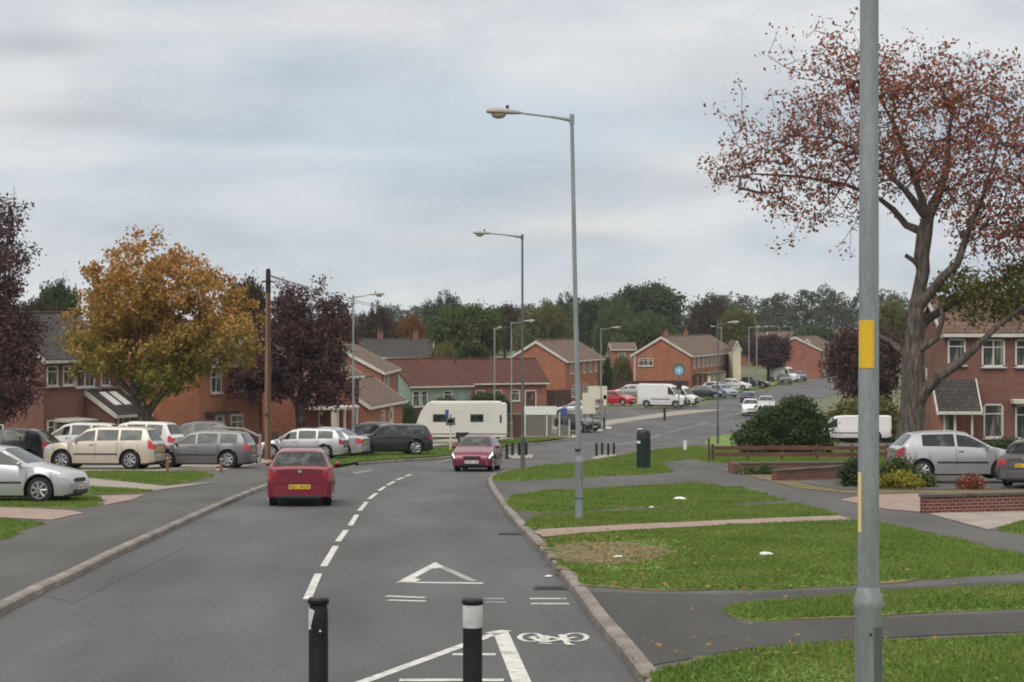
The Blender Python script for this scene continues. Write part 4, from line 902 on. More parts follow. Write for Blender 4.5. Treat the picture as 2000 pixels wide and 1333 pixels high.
# lean-to porch of house A
pz = MB().prism([(0, -1.5), (0, 3.05), (-1.9, 1.95), (-1.9, -1.5)], 3.5, 6.1, 'x').build('porch_wall', M['brick_d'], hA)
lr = MB().prism([(.0, 3.12), (-2.15, 1.86), (-2.15, 1.96), (.0, 3.24)], 3.3, 6.3, 'x').build('porch_roof', M['tile_d'], hA)
for xx in (3.27, 6.33): MB().prism([(.0, 2.98), (-2.18, 1.72), (-2.18, 1.97), (.0, 3.25)], xx - .03, xx + .03, 'x').build('bargeboard', M['barge'], hA)
MB().box((4.8, -2.2, 1.84), (3.1, .08, .15)).build('gutter', M['barge'], hA); MB().box((4.8, -.02, 3.3), (3.0, .12, .14)).build('flashing', M['galv'], hA)
for cx in (4.35, 5.2):
    z = lambda yy: 3.24 + (yy) * (3.24 - 1.96) / 2.15
    MB().prism([(-.35, z(-.35) + .03), (-1.45, z(-1.45) + .03), (-1.45, z(-1.45) + .08), (-.35, z(-.35) + .08)], cx - .28, cx + .28, 'x').build('skylight', M['skyl'] if 'skyl' in M else M['white'], hA)
fw = MB().box((4.2, -1.93, 1.0), (.9, .04, 1.5)).build('porch_window', M['glass'], hA)
MB().box((3.72, -1.95, 1.0), (.08, .06, 1.6)).box((4.68, -1.95, 1.0), (.08, .06, 1.6)).box((4.2, -1.95, 1.8), (1.0, .058, .08)).box((4.2, -1.95, 1.3), (1.0, .05, .05)).build('frame', M['frame'], fw)
hC = house('brick_house', 'orange brick house behind the autumn maple trunk', C(243, 117), C(378, 124), 7.5, 4.9, 7.1, 'brick_o', 'tile_b',
      wins=[('F', .7, 4.0, 1.0, 1.15), ('F', 2.1, 3.9, .9, 1.0), ('F', 5.4, 3.95, 1.3, 1.15), ('F', 5.8, 1.1, 1.6, 1.3), ('F', 2.5, 1.1, 1.5, 1.3)], doors=[('F', 4.0, .9, 2.0, 'door')])
MB().box((5.2, -.35, 2.05), (3.0, .9, .14)).build('canopy', M['trim'], hC)
hD = house('brick_house', 'orange brick house left of the telegraph pole', C(388, 111), C(512, 118), 7.5, 4.75, 6.9, 'brick_o', 'tile_b',
      wins=[('F', 1.9, 3.75, 1.15, 1.15), ('F', 4.6, 3.75, 1.1, 1.1), ('F', 4.3, 1.15, 1.35, 1.35), ('L', 3.0, 3.9, .6, .6)], doors=[('F', 2.3, .85, 2.0, 'frame')])
MB().box((1.9, -.35, 2.05), (2.5, .9, .14)).build('canopy', M['tile_d'], hD); MB().box((5.9, -.4, 3.1), (1.1, .6, .12)).build('awning', M['barge'], hD)
hE = house('brick_house', 'orange brick house with white flat porch between the telegraph pole and the left lamp', C(585, 124), C(700, 133), 7.5, 4.2, 6.4, 'brick_o2', 'tile_g',
      wins=[('F', 1.5, 3.2, 1.2, 1.0), ('F', 4.6, 3.2, 1.1, 1.0)], doors=[('F', 3.3, .9, 2.0, 'render_c')])
pf = MB().box((2.6, -1.0, 2.32), (4.3, 2.0, .16), bev=.02).build('porch_roof', M['barge'], hE)
for xx in (.6, 1.4, 2.5, 4.5): MB().box((xx, -1.9, 1.1), (.12, .12, 2.3)).build('porch_post', M['frame'], hE)
MB().box((1.0, -1.85, 1.0), (.65, .06, 2.2)).build('porch_panel', M['render_c'], hE); MB().box((3.6, -1.0, 1.0), (.1, 1.9, 2.2)).build('porch_side', M['brick_o'], hE)
house('garage', 'low brown-roofed building with orange gable right of the left lamp', C(716, 138), C(786, 150), 4.5, 2.5, 4.0, 'brick_o', 'tile_g', wins=[('F', 5.2, 1.4, 1.0, 1.1)], doors=[('F', 8.0, .9, 2.0, 'render_c')], cat='garage')
house('brick_house', 'brown-roofed house with cream dormer behind the low garage', C(745, 165), C(775, 180), 8, 4.6, 6.7, 'brick_o2', 'tile_g', wins=[('F', 2.5, 3.7, 1.2, 1.1), ('F', 6, 3.7, 1.2, 1.1)], chim=[(5, 4, .8)])
house('brick_house', 'distant long house with grey roof and chimneys above the garage', C(690, 262), C(842, 262), 8, 4.3, 6.4, 'brick_d', 'tile_d', wins=[('F', 2 + 2.2 * i, 3.3, 1.0, 1.0) for i in range(4)], chim=[(3.2, 4, .9), (7.8, 4, .9)])
# hall
hh1 = house('village_hall', 'pale green hall with low red-brown roof behind the caravan', C(800, 188), C(920, 192), 7.0, 2.85, 5.05, 'render_g', 'tile_r', wins=[('F', .7, 1.6, .7, 1.4), ('F', 1.6, 1.6, .6, 1.4), ('F', 4.2, 1.7, .9, 1.1)], cat='hall', barge=False)
house('village_hall', 'long low brick building with red-brown roof right of the pale green hall', C(915, 196), C(1068, 199), 6.5, 2.9, 4.9, 'brick_o2', 'tile_r', wins=[('F', 1.2 + 1.8 * i, 1.6, .9, 1.0) for i in range(3)], cat='hall', barge=False, doors=[('F', 6.4, 1.0, 2.0, 'door')])
# middle houses
house('brick_house', 'orange brick gable house in the middle behind the tall lamp post', C(1104, 219), C(1176, 238), 6.4, 4.6, 6.55, 'brick_o', 'tile_g', wins=[('F', 3 + 3.2 * i, 3.7, 1.2, 1.1) for i in range(5)] + [('F', 4 + 6 * i, 1.2, 1.6, 1.2) for i in range(3)], doors=[('F', 7, .9, 2, 'door')])
th = house('terraced_house', 'orange brick gable terrace with brown roof behind the white vans', C(1348, 246), C(1436, 283), 7.0, 4.75, 6.85, 'brick_o', 'tile_g', group=None,
      wins=[('F', 3 + 3.4 * i, 3.8, 1.4, 1.15) for i in range(10)] + [('F', 14 + 4.6 * i, 1.3, 1.8, 1.3) for i in range(5)] + [('L', 5.4, 3.9, 1.7, .85)], doors=[('F', 5.5, 1.0, 2.1, 'door'), ('F', 9.5, 1.0, 2.1, 'door')], chim=[(3.2, 3.5, .7), (18, 3.5, .7)])
MB().box((8, -1.2, 2.5), (13, 2.0, .2), bev=.03).build('porch_roof', M['tile_g'], th)
for xx in (2, 4.8, 8, 11.5, 14): MB().box((xx, -2.0, 1.15), (.35, .35, 2.6)).build('porch_post', M['render_c'], th)
MB().tube([(-.06, 6.75, 4.7), (-.06, 6.75, 0)], .09, 8).build('downpipe', M['barge'], th)
house('rendered_house', 'narrow cream rendered end wall beyond the terrace', C(1432, 268), C(1447, 268), 8, 5.2, 6.2, 'render_c', 'tile_g', gable='front', over=.1)
MB()
house('brick_house', 'distant orange brick gable house beyond the purple tree', C(1552, 325), C(1600, 325), 9, 4.3, 6.0, 'brick_o', 'tile_g', gable='front', wins=[('F', 1.0, 3.4, .6, .7)])
house('brick_house', 'distant house with pale roof edge right of the far gable', C(1602, 322), C(1640, 340), 8, 4.5, 6.4, 'brick_o2', 'tile_b', wins=[('F', 3, 3.5, 1.1, 1), ('F', 8, 3.5, 1.1, 1)])
for i, (a, b, d_, r_) in enumerate([(1446, 1500, 420, 6.6), (1505, 1560, 440, 6.8), (1560, 1625, 400, 6.8), (1195, 1240, 300, 5.6), (1625, 1690, 430, 7.0)]):
    house('brick_house', 'far small house with grey-brown roof, ' + ['left of the purple tree top', 'above the purple tree', 'just above the distant gable', 'beside the middle tree, roof only', 'behind the near lamp post'][i], C(a, d_), C(b, d_), 8, 4.8, r_, 'brick_o2', 'tile_g', wins=[('F', 1.5, 3.8, 1.0, 1.0), ('F', 4.0, 3.8, 1.0, 1.0)])
# right house
hR = house('brick_house', 'red brick house on the right with black-roofed porch behind the silver hatchback', C(1845, 95), C(2130, 95), 5.6, 5.15, 6.6, 'brick_d', 'tile_b', base=-3.05,
      wins=[('F', .55, 4.25, .75, 1.15), ('F', 2.25, 4.2, 1.0, 1.2), ('F', 3.75, 4.2, .9, 1.2), ('F', 2.25, 1.05, .85, 1.5), ('F', 3.9, 1.0, 1.2, 1.5), ('F', 6, 4.2, 1.1, 1.2), ('L', 4.2, 3.2, .4, .5)], chim=[(-.1, 4.9, .35)])
MB().prism([(0, -1.5), (-1.7, -1.5), (-1.7, 1.7), (-.75, 2.75), (0, 2.75)], -.62, -.45, 'x').prism([(0, -1.5), (-.3, -1.5), (-.3, 1.7), (0, 1.7)], .4, .95, 'x').build('porch_wall', M['brick_o2'], hR)
MB().prism([(.02, 2.75), (-.75, 3.0), (-1.95, 1.60), (-1.95, 1.48), (-.75, 2.86), (.02, 2.6)], -.72, 1.25, 'x').build('porch_roof', M['tile_d'], hR)
for xx in (-.75, 1.28): MB().prism([(-.75, 3.04), (-2.0, 1.60), (-2.0, 1.40), (-.75, 2.82)], xx - .03, xx + .03, 'x').build('porch_bargeboard', M['barge'], hR)
MB().box((.25, -1.98, 1.50), (2.0, .08, .14)).build('gutter', M['barge'], hR)
dr = MB().box((-.1, -1.53, .75), (.6, .05, 1.8)).build('door', M['frame'], hR); MB().box((-.1, -1.565, .95), (.36, .02, 1.1)).build('pane', M['glass'], dr)
MB().box((.92, -1.56, .7), (.09, .09, 2.0)).box((-.52, -1.55, .7), (.12, .06, 2.0)).build('porch_post', M['frame'], hR)
MB().box((3.9, -.3, 1.95), (1.7, .7, .22), bev=.03).build('bay_roof', M['barge'], hR)

# ------------------------------------------------------------------ walls and fences
def wallseg(name, label, pts, h, mat, w=.23, cap=None, cat='wall', lift=.1, base=None):
    mb = MB(); mc = MB(); W3 = [G(*p) if len(p) == 2 and p[1] > 300 else p for p in pts]
    for a, b in zip(W3, W3[1:]):
        a, b = Vector(a), Vector(b); L = (b - a).length; n = max(1, int(L / 3)); ang = math.atan2((b - a).y, (b - a).x)
        for i in range(n):
            m = a.lerp(b, (i + .5) / n); mb.box((m.x, m.y, g(m.y) + lift + h / 2 - .15), (L / n + .002, w, h + .3), ang)
            if cap: mc.box((m.x, m.y, g(m.y) + lift + h + .03), (L / n + .05, w + .06, .06), ang)
    x0, y0 = W3[0]; e = empty(name, (x0, y0, g(y0)), label=label, cat=cat)
    o = mb.build('brickwork' if 'brick' in mat else 'panels', M[mat]); o.parent = e; o.matrix_parent_inverse = Matrix.Translation((-x0, -y0, -g(y0)))
    if cap: o = mc.build('coping', M[cap]); o.parent = e; o.matrix_parent_inverse = Matrix.Translation((-x0, -y0, -g(y0)))
    return e
M['coping'] = varied('coping_stone', [(.3, (.06, .05, .045)), (.7, (.14, .12, .11))], 2.0, fine=.3)
wallseg('garden_wall', 'low red brick garden wall at the right edge before the driveway', [(1802, 1011), (2200, 1004)], .38, 'brick_w', cap='coping')
wallseg('garden_wall', 'low red brick wall with dark coping in front of the wooden rails', [(1512, 946), (1660, 941)], .34, 'brick_w', cap='coping')
wallseg('garden_wall', 'low crumbling dark wall end next to the footpath', [(1428, 927), (1440, 930)], .34, 'brick_w')
wallseg('garden_wall', 'long low dark wall behind the front garden', [(1440, 922), (1700, 921)], .2, 'brick_w', cap='coping')
wallseg('boundary_wall', 'low brown wall below the grey people carrier', [(330, 926), (420, 925)], .12, 'conc', w=.2)
wallseg('boundary_fence', 'dark red-brown board fence behind the red car and white vans', [(XU(1180, 241), 241), (XU(1345, 244), 244)], 1.7, 'darkfence', w=.08, cat='fence')
wallseg('boundary_fence', 'dark brown fence below the hall at the left', [(XU(775, 170), 170), (XU(835, 172), 172)], 1.4, 'darkfence', w=.08, cat='fence')
wallseg('boundary_fence', 'dark brown board fence right of the long low building', [(XU(1062, 205), 205), (XU(1115, 206), 206)], 1.8, 'darkfence', w=.08, cat='fence')
wallseg('boundary_fence', 'brown board fence behind the cars left of the telegraph pole', [(XU(445, 98), 98), (XU(545, 98), 98)], 1.3, 'darkfence', w=.08, cat='fence', lift=0)
# horizontal rail fence on the right
e = empty('rail_fence', (*G(1392, 912), g(yof(912))), label='stained wooden rail fence with two boards on the right lawn', cat='fence')
def setp(o, e): o.parent = e; o.matrix_parent_inverse = Matrix.Translation(tuple(-q for q in e.location)); return o
ya = yof(906); xa, xb = XU(1392, ya), XU(1800, ya)
for zz in (.30, .58):
    mb = MB(); n = 4
    for i in range(n): xm = xa + (xb - xa) * (i + .5) / n; mb.box((xm, ya, g(ya) + .1 + zz + .012 * math.sin(i * 2.3)), ((xb - xa) / n - .01, .05, .17), rz=0)
    setp(mb.build('rail', M['fencewood']), e)
for i in range(7):
    xm = xa + (xb - xa) * i / 6; setp(MB().box((xm, ya + .06, g(ya) + .1 + .27), (.10, .09, .95), bev=.01).build('post', M['fencewood']), e)
setp(MB().box((xa - .18, ya - .2, g(ya) + .1 + .45), (.08, .08, 1.1)).build('post', M['darkfence']), e)
# small posts on the left verge
for i, (u, v, h_) in enumerate([(327, 931, .5), (432, 930, .45), (508, 914, 1.15)]):
    x, y = G(u, v); lb = ['short wooden post on the left verge by the beige estate', 'short wooden post by the rear wheel of the grey people carrier', 'pale fence post beside the telegraph pole'][i]
    e = empty('verge_post', (x, y, g(y) + .1), label=lb, cat='post')
    MB().box((0, 0, h_ / 2), (.10, .10, h_ + .1), bev=.01).build('post', M['wood' if i < 2 else 'conc'], e); MB().box((0, 0, h_ + .06), (.12, .12, .04), taper=.5).build('post_cap', M['conc'], e)
    if i == 2: MB().tube([(0, 0, 1.15), (-.7, .3, 1.45), (-2.0, .6, 1.5)], .05, 6).build('hand_rail', M['conc'], e)

# ------------------------------------------------------------------ signs
def sign(name, label, u, d_, H, panels, posts=(0,), pr_=.04, cat='sign', lift=.1, group=None):
    y = d_; x = XU(u, y); e = empty(name, (x, y, g(y) + lift), label=label, cat=cat, group=group)
    for p in posts: MB().tube([(p, 0, -.1), (p, 0, H)], pr_, 10).build('post', M['galvd'], e, 40)
    for cx, cz, ww_, hh_, mk in panels: MB().box((cx, -.06, cz), (ww_, .03, hh_), bev=.01).build('panel', M[mk], e)
    return e
M['creamb'] = varied('cream_board', [(.3, (.55, .52, .42)), (.7, (.66, .63, .52))], 2.0, rough=.6)
M['pblue'] = varied('pale_blue_sign', [(.3, (.16, .40, .55)), (.7, (.27, .52, .64))], 3.0, rough=.4)
M['sblue'] = pm('blue_sign', (.05, .09, .26), .4)
sign('notice_board', 'cream portrait notice board on a post before the silver car', 1150, 158, 3.0, [(0, 2.3, 1.0, 1.6, 'creamb')], (-.3, .3), lift=0)
sign('notice_board', 'wider cream notice board behind the portrait one', 1167, 171, 3.0, [(0, 2.75, 1.6, 1.1, 'creamb'), (.62, 2.1, .3, .9, 'creamb')], (-.5, .6), lift=0)
sg_ = sign('round_sign', 'round pale blue sign with dark surround above the white vans', 1326, 200, 4.6, [(0, 2.35, .55, .75, 'trim')], (0,), .06, lift=.1)
MB().tube([(0, -.05, 3.95), (0, -.09, 3.95)], .62, 28).build('backing_disc', M['galvd'], sg_); MB().tube([(0, -.10, 3.85), (0, -.115, 3.85)], .42, 28).build('sign_disc', M['pblue'], sg_)
MB().prism([(-.12, 3.75), (0, 4.1), (.12, 3.75)], -.13, -.12, 'y').build('sign_symbol', M['white'], sg_)
s3 = sign('road_sign', 'small dark square road sign on a pale post before the caravan', 880, 112, 1.95, [(0, 1.55, .5, .42, 'galvd'), (0, 1.57, .34, .16, 'creamb'), (-.2, 2.0, .2, .4, 'sblue')], (0,), .035)
MB().tube([(0, 0, 0), (0, 0, 1.3)], .05, 8).build('post_sleeve', M['render_c'], s3)
sign('road_sign', 'small blue sign beside the white banner fence', 1101, 150, 2.6, [(0, 1.75, .5, .55, 'sblue')], (0,), .04)
M['mesh'] = varied('grey_slatted_panel', [(.3, (.12, .11, .105)), (.7, (.20, .19, .18))], 2.0, stretch=(12, 1, .5))
d_ = 147; e = empty('banner_fence', (XU(1024, d_), d_, g(d_) + .1), label='grey panel fence with long white banner board on top, right of the caravan', cat='fence')
L_ = XU(1112, d_) - XU(1024, d_)
MB().box((L_ * .31, 0, .85), (L_ * .60, .05, 1.7)).build('panel', M['mesh'], e); MB().box((L_ * .36, -.05, 1.93), (L_ * .72, .05, .62), bev=.01).build('banner_board', M['white'], e)
for q in (0.02, .5, .78, 1.0): MB().box((L_ * q, -.06, .9 if q < .9 else .6), (.10, .1, 1.8 if q < .9 else 1.4), bev=.01).build('post', M['barge'], e)
MB().box((L_ * .5, -.2, .04), (L_ + .4, .25, .14), bev=.02).build('base_kerb', M['conc'], e); MB().box((L_ * .86, .02, .55), (L_ * .26, .04, .7)).build('panel', M['mesh'], e)
MB().box((-.8, .05, .8), (1.6, .06, 1.7)).build('panel', M['darkfence'], e)
pp = empty('cement_mound', (XU(1082, 150), 150, g(150)), label='pale boulder behind the banner fence posts', cat='boulder')
# litter on grass and road
for i, (u, v, s_) in enumerate([(1327, 987, .13), (1495, 1101, .09), (1272, 1003, .05), (1072, 1128, .05), (1206, 1106, .06), (1013, 945, .04)]):
    x, y = G(u, v); b = MB(); r0 = random.Random(i); n_ = 9
    for k in range(4):
        for j in range(n_): a = 2 * math.pi * j / n_; rr = s_ * [.7, 1, .7, .1][k] * r0.uniform(.7, 1.15); b.v.append((rr * math.cos(a) * 1.3, rr * math.sin(a), s_ * [0, .25, .5, .62][k] * r0.uniform(.8, 1.1)))
    for k in range(3):
        for j in range(n_): b.f.append((k * n_ + j, k * n_ + (j + 1) % n_, (k + 1) * n_ + (j + 1) % n_, (k + 1) * n_ + j))
    b.f.append(tuple(range(n_ - 1, -1, -1))); b.f.append(tuple(range(3 * n_, 4 * n_)))
    o = b.build('litter', M['white'], None, 60, loc=(x, y, g(y) + (.13 if u != 1072 else .003)))
    tag(o, 'scrap of white litter ' + ['in the thin grass strip right of the middle lamp', 'on the large green lawn', 'at the edge of the path right of the middle lamp', 'on the road by the right kerb', 'on the bare earth patch', 'near the tip of the farthest verge'][i], 'litter')
bpy.data.objects.remove(pp)
b = MB(); b.lathe([(.9, -.1), (1.0, .25), (.75, .6), (.3, .8), (.05, .83)], 12); o = b.build('boulder', M['conc'], None, 50, loc=(XU(1082, 149), 149, g(149))); o.scale = (1, .7, 1); tag(o, 'pale boulder behind the banner fence posts', 'boulder')

# ------------------------------------------------------------------ trees
def leaf_arr(cent, per, rad, size, seed, flat=.75):
    r_ = np.random.default_rng(seed); n = len(cent) * per; C_ = np.repeat(cent, per, 0)
    P = C_ + r_.normal(0, 1, (n, 3)) * np.array([rad, rad, rad * flat]) * .6
    a = r_.normal(0, 1, (n, 3)); a /= np.linalg.norm(a, axis=1, keepdims=True); b = r_.normal(0, 1, (n, 3)); b -= (b * a).sum(1, keepdims=True) * a; b /= np.linalg.norm(b, axis=1, keepdims=True)
    s_ = (size * r_.uniform(.55, 1.35, n))[:, None]; V = np.zeros((n, 4, 3)); V[:, 0] = P - a * s_; V[:, 1] = P + b * s_ * .55 ; V[:, 2] = P + a * s_; V[:, 3] = P - b * s_ * .55
    return V
def grow(seedpts, seedpar, cents, wig, seed, minseg=.9):
    """attach every twig end to the closest limb already there"""
    r_ = random.Random(seed); N = [np.array(p, float) for p in seedpts]; par = list(seedpar); A = np.array(N); root = A[len(seedpts) // 2]
    order = np.argsort([min(np.linalg.norm(A - c_, axis=1)) for c_ in cents]); buf = np.zeros((len(cents) * 6 + len(N) + 10, 3)); buf[:len(N)] = A; cnt = len(N)
    for i in order:
        c_ = cents[i]; D = np.linalg.norm(buf[:cnt] - c_, axis=1) + np.maximum(0, buf[:cnt, 2] - c_[2]) * .6; j = int(np.argmin(D)); p = buf[j]; L = np.linalg.norm(c_ - p); k = max(1, min(5, int(L / minseg)))
        last = j
        for q in range(1, k + 1):
            t = q / k; pt_ = p + (c_ - p) * t
            if q < k: pt_ = pt_ + np.array([r_.gauss(0, wig), r_.gauss(0, wig), r_.gauss(0, wig) + wig * .6]) * L * .25
            buf[cnt] = pt_; par.append(last); last = cnt; cnt += 1
    return buf[:cnt], par
def tubes(N, par, r0, tip, expo=2.3, fixed=None):
    n = len(N); w_ = np.zeros(n); ch = [0] * n
    for p in par:
        if p >= 0: ch[p] += 1
    for i in range(n):
        if ch[i] == 0: w_[i] = 1
    order = list(range(n)); 
    for i in reversed(order):
        if par[i] >= 0: w_[par[i]] += w_[i]
    rad = tip * np.maximum(w_, 1) ** (1 / expo); rad = rad * 1.0
    mx = rad[0]; rad = np.where(rad > tip * 2, tip * 2 + (rad - tip * 2) * (r0 - tip * 2) / max(1e-6, mx - tip * 2), rad)
    if fixed:
        for i, r_ in fixed.items(): rad[i] = r_
    vs = []; fs = []; V = []
    for i in range(n):
        p = par[i]
        if p < 0: continue
        a, b = Vector(N[p]), Vector(N[i]); t = (b - a)
        if t.length < 1e-4: continue
        t.normalize(); u_ = t.orthogonal().normalized(); v_ = t.cross(u_); ra = min(rad[p], rad[i] * 1.35) if rad[i] < rad[p] * .6 else rad[p]; rb = rad[i]; k = 10 if rb > .06 else (5 if rb > .02 else 3); base = len(vs)
        for c_, r_ in ((a - t * ra * .3, ra), (b + t * rb * .3, rb)):
            for q in range(k): th = 2 * math.pi * q / k; vs.append(tuple(c_ + (u_ * math.cos(th) + v_ * math.sin(th)) * r_))
        for q in range(k): fs.append((base + q, base + (q + 1) % k, base + k + (q + 1) % k, base + k + q))
    return vs, fs
def ellpts(ells, n, seed, shell=.35):
    r_ = np.random.default_rng(seed); vol = np.array([a[3] * a[4] * a[5] for a in ells]) ** .8; vol /= vol.sum(); out = []
    for e_, k in zip(ells, np.round(vol * n).astype(int)):
        d = r_.normal(0, 1, (k, 3)); d /= np.linalg.norm(d, axis=1, keepdims=True); rr = r_.uniform(shell, 1, (k, 1)) ** .6
        lump = 1 + .13 * np.sin(d[:, :1] * 5 + e_[0]) * np.cos(d[:, 2:] * 6 + e_[1]) + r_.normal(0, .05, (k, 1)); out.append(np.array(e_[:3]) + d * rr * lump * np.array(e_[3:6]))
    return np.concatenate(out)
def tree(name, label, x, y, zb, skeleton, ells, nclu, per, crad, lsize, leaf, bark='bark', r0=.2, tip=.012, seed=1, cat='tree', group=None, shell=.35, proto=None, wig=.5, cents=None, flat=.75, radii=None, leafcap=None):
    e = empty(name, (x, y, zb), label=label, cat=cat, group=group)
    pts, par = [], []; fixed = {}
    for ci, ch in enumerate(skeleton):                    # chain: (parent index or None, [points])
        if radii:
            n_ = len(ch[1])
            for k_ in range(n_): fixed[len(pts) + k_] = float(np.interp(k_ / max(1, n_ - 1), np.linspace(0, 1, len(radii[ci])), radii[ci]))
        pi = ch[0] if ch[0] is not None else -1
        for p in ch[1]: pts.append(p); par.append(pi); pi = len(pts) - 1
    c_ = ellpts(ells, nclu, seed, shell) if cents is None else cents
    N, pr_ = grow(pts, par, c_, wig, seed); vs, fs = tubes(N, pr_, r0, tip, fixed=fixed)
    mesh_obj('trunk', vs, fs, M[bark], e, smooth=True)
    V = leaf_arr(c_, per, crad, lsize, seed + 5, flat); o = bpy.data.objects.new('crown', arrmesh('crown', V, 4, M[leaf])); COL.objects.link(o); o.parent = e
    return e
def q(u, v, d_, x0, z0, dy=0):     # a measured point at distance d_ as an offset from the tree's foot
    return ((u - 1000) * (d_ + dy) / F - x0, dy, EYE + (HOR - v) * (d_ + dy) / F - z0)
# cherry on the right
d_ = 64.5; x0 = XU(1768, d_ + 3); y0 = d_ + 3; z0 = g(y0) + .1; d_ = y0
Q = lambda u, v, dy=0: q(u, v, d_, x0, z0, dy)
sk = [(None, [Q(1768, 945), Q(1770, 900), Q(1776, 850), Q(1782, 800), Q(1784, 750), Q(1784, 700), Q(1786, 650), Q(1790, 600), Q(1797, 560), Q(1803, 530), Q(1800, 500), Q(1806, 455), Q(1812, 425)]),
      (12, [Q(1835, 375, .3), Q(1850, 330, .4), Q(1852, 270, .6), Q(1862, 200, .8)]),
      (12, [Q(1790, 400, -.2), Q(1768, 372, -.4), Q(1740, 345, -.5), Q(1690, 300, -.5), Q(1620, 270, -.4), Q(1540, 265, -.2)]),
      (11, [Q(1770, 440, .5), Q(1745, 410, .8), Q(1720, 390, 1.0), Q(1650, 360, 1.2), Q(1560, 345, 1.3), Q(1470, 340, 1.2)]),
      (9, [Q(1788, 512, -.1), Q(1770, 500, -.2)]),
      (7, [Q(1815, 575, -.3), Q(1838, 545, -.6), Q(1870, 515, -.8), Q(1885, 470, -.9), Q(1900, 430, -1), Q(1925, 370, -1.2), Q(1950, 280, -1.2)]),
      (6, [Q(1810, 625, .3), Q(1850, 600, .8), Q(1900, 570, 1.2), Q(1960, 545, 1.5), Q(2030, 520, 1.6), Q(2110, 470, 1.5)]),
      (3, [Q(1805, 765, -.3), Q(1835, 735, -.6), Q(1870, 712, -.8), Q(1905, 680, -1.0), Q(1950, 635, -1.2), Q(2000, 600, -1.4), Q(2060, 540, -1.4)]),
      (5, [Q(1765, 690, .3), Q(1740, 668, .6), Q(1715, 655, .9), Q(1690, 640, 1)]),
      (6, [Q(1800, 680, -.2), Q(1830, 660, -.3), Q(1842, 620, -.4), Q(1835, 590, -.4)]),
      (12, [Q(1780, 330, 0), Q(1745, 240, .1), Q(1700, 160, .2)])]
pxm = d_ / F
def El(u, v, ru, rv, ry, dy=0): p_ = Q(u, v, dy); return (*p_, ru * pxm, ry, rv * pxm)
ells = [El(1560, 300, 165, 125, 2.8), El(1500, 330, 115, 75, 2.0), El(1680, 230, 170, 160, 3.2), El(1640, 130, 90, 75, 1.8), El(1830, 260, 170, 165, 3.6), El(1960, 300, 160, 190, 3.6), El(2090, 330, 160, 200, 3.3), El(1870, 400, 130, 110, 3), El(1600, 400, 110, 60, 2), El(1990, 480, 120, 70, 2.5), El(1760, 330, 110, 90, 3), El(1950, 430, 110, 70, 2.5), El(1400, 320, 30, 25, 1), El(1750, 160, 130, 70, 2.4), El(1880, 170, 130, 70, 2.4)]
ct = ellpts(ells, 2050, 11, .15)
# keep the gap round the main fork open, leaves thin out there
keep = []
rr_ = random.Random(4)
for c_ in ct:
    u_ = (c_[0] + x0) / (d_ + c_[1]) * F + 1000; v_ = HOR - (c_[2] + z0 - EYE) / (d_ + c_[1]) * F
    if v_ > 360 + rr_.uniform(-20, 90) and 1700 < u_ < 1850: continue
    if v_ > 470 and u_ < 1860: continue
    keep.append(c_)
ct = np.array(keep)
# spiky twig ends outside the crown outline
ex = []
for (u_, v_) in [(1520, 60), (1540, 95), (1600, 40), (1575, 75), (1500, 110), (1530, 130), (1400, 215), (1420, 235), (1375, 330), (1395, 345), (1410, 300), (1440, 160), (1450, 180), (1670, 30), (1650, 60), (1520, 480), (1545, 470), (1640, 480), (1660, 495), (1850, 95), (1870, 110), (1930, 105), (1950, 130), (1980, 110), (1760, 90), (1790, 80), (1900, 120), (1730, 110), (1590, 60)]:
    ex.append(Q(u_, v_, rr_.uniform(-1.2, 1.2)))
ct = np.concatenate([ct, np.array(ex)])
RAD = [[.56, .47, .44, .43, .41, .37, .31, .26, .23, .23, .26, .27, .21], [.15, .12, .08, .05], [.13, .10, .08, .06, .04, .03], [.12, .10, .08, .06, .05, .03], [.09, .07], [.17, .15, .13, .12, .09, .06, .04],
       [.15, .12, .10, .08, .06, .04], [.22, .18, .15, .12, .09, .07, .05], [.12, .09, .07, .05], [.14, .11, .08, .05], [.10, .07, .04]]
ct_e = tree('cherry_tree', 'tall half-bare tree with sparse red and brown leaves behind the near lamp post', x0, y0, z0, sk, None, 0, 11, .33, .074, 'cherry', r0=.26, tip=.0105, seed=11, cents=ct, wig=.45, flat=.9, radii=RAD)
lowc = ellpts([El(1935, 592, 95, 38, 2.0), El(1880, 560, 60, 28, 1.6), El(2000, 550, 60, 50, 2)], 150, 15, .1)
o = bpy.data.objects.new('lower_foliage', arrmesh('lower_foliage', leaf_arr(lowc, 34, .42, .075, 16, .8), 4, M['ygreen'])); COL.objects.link(o); o.parent = ct_e

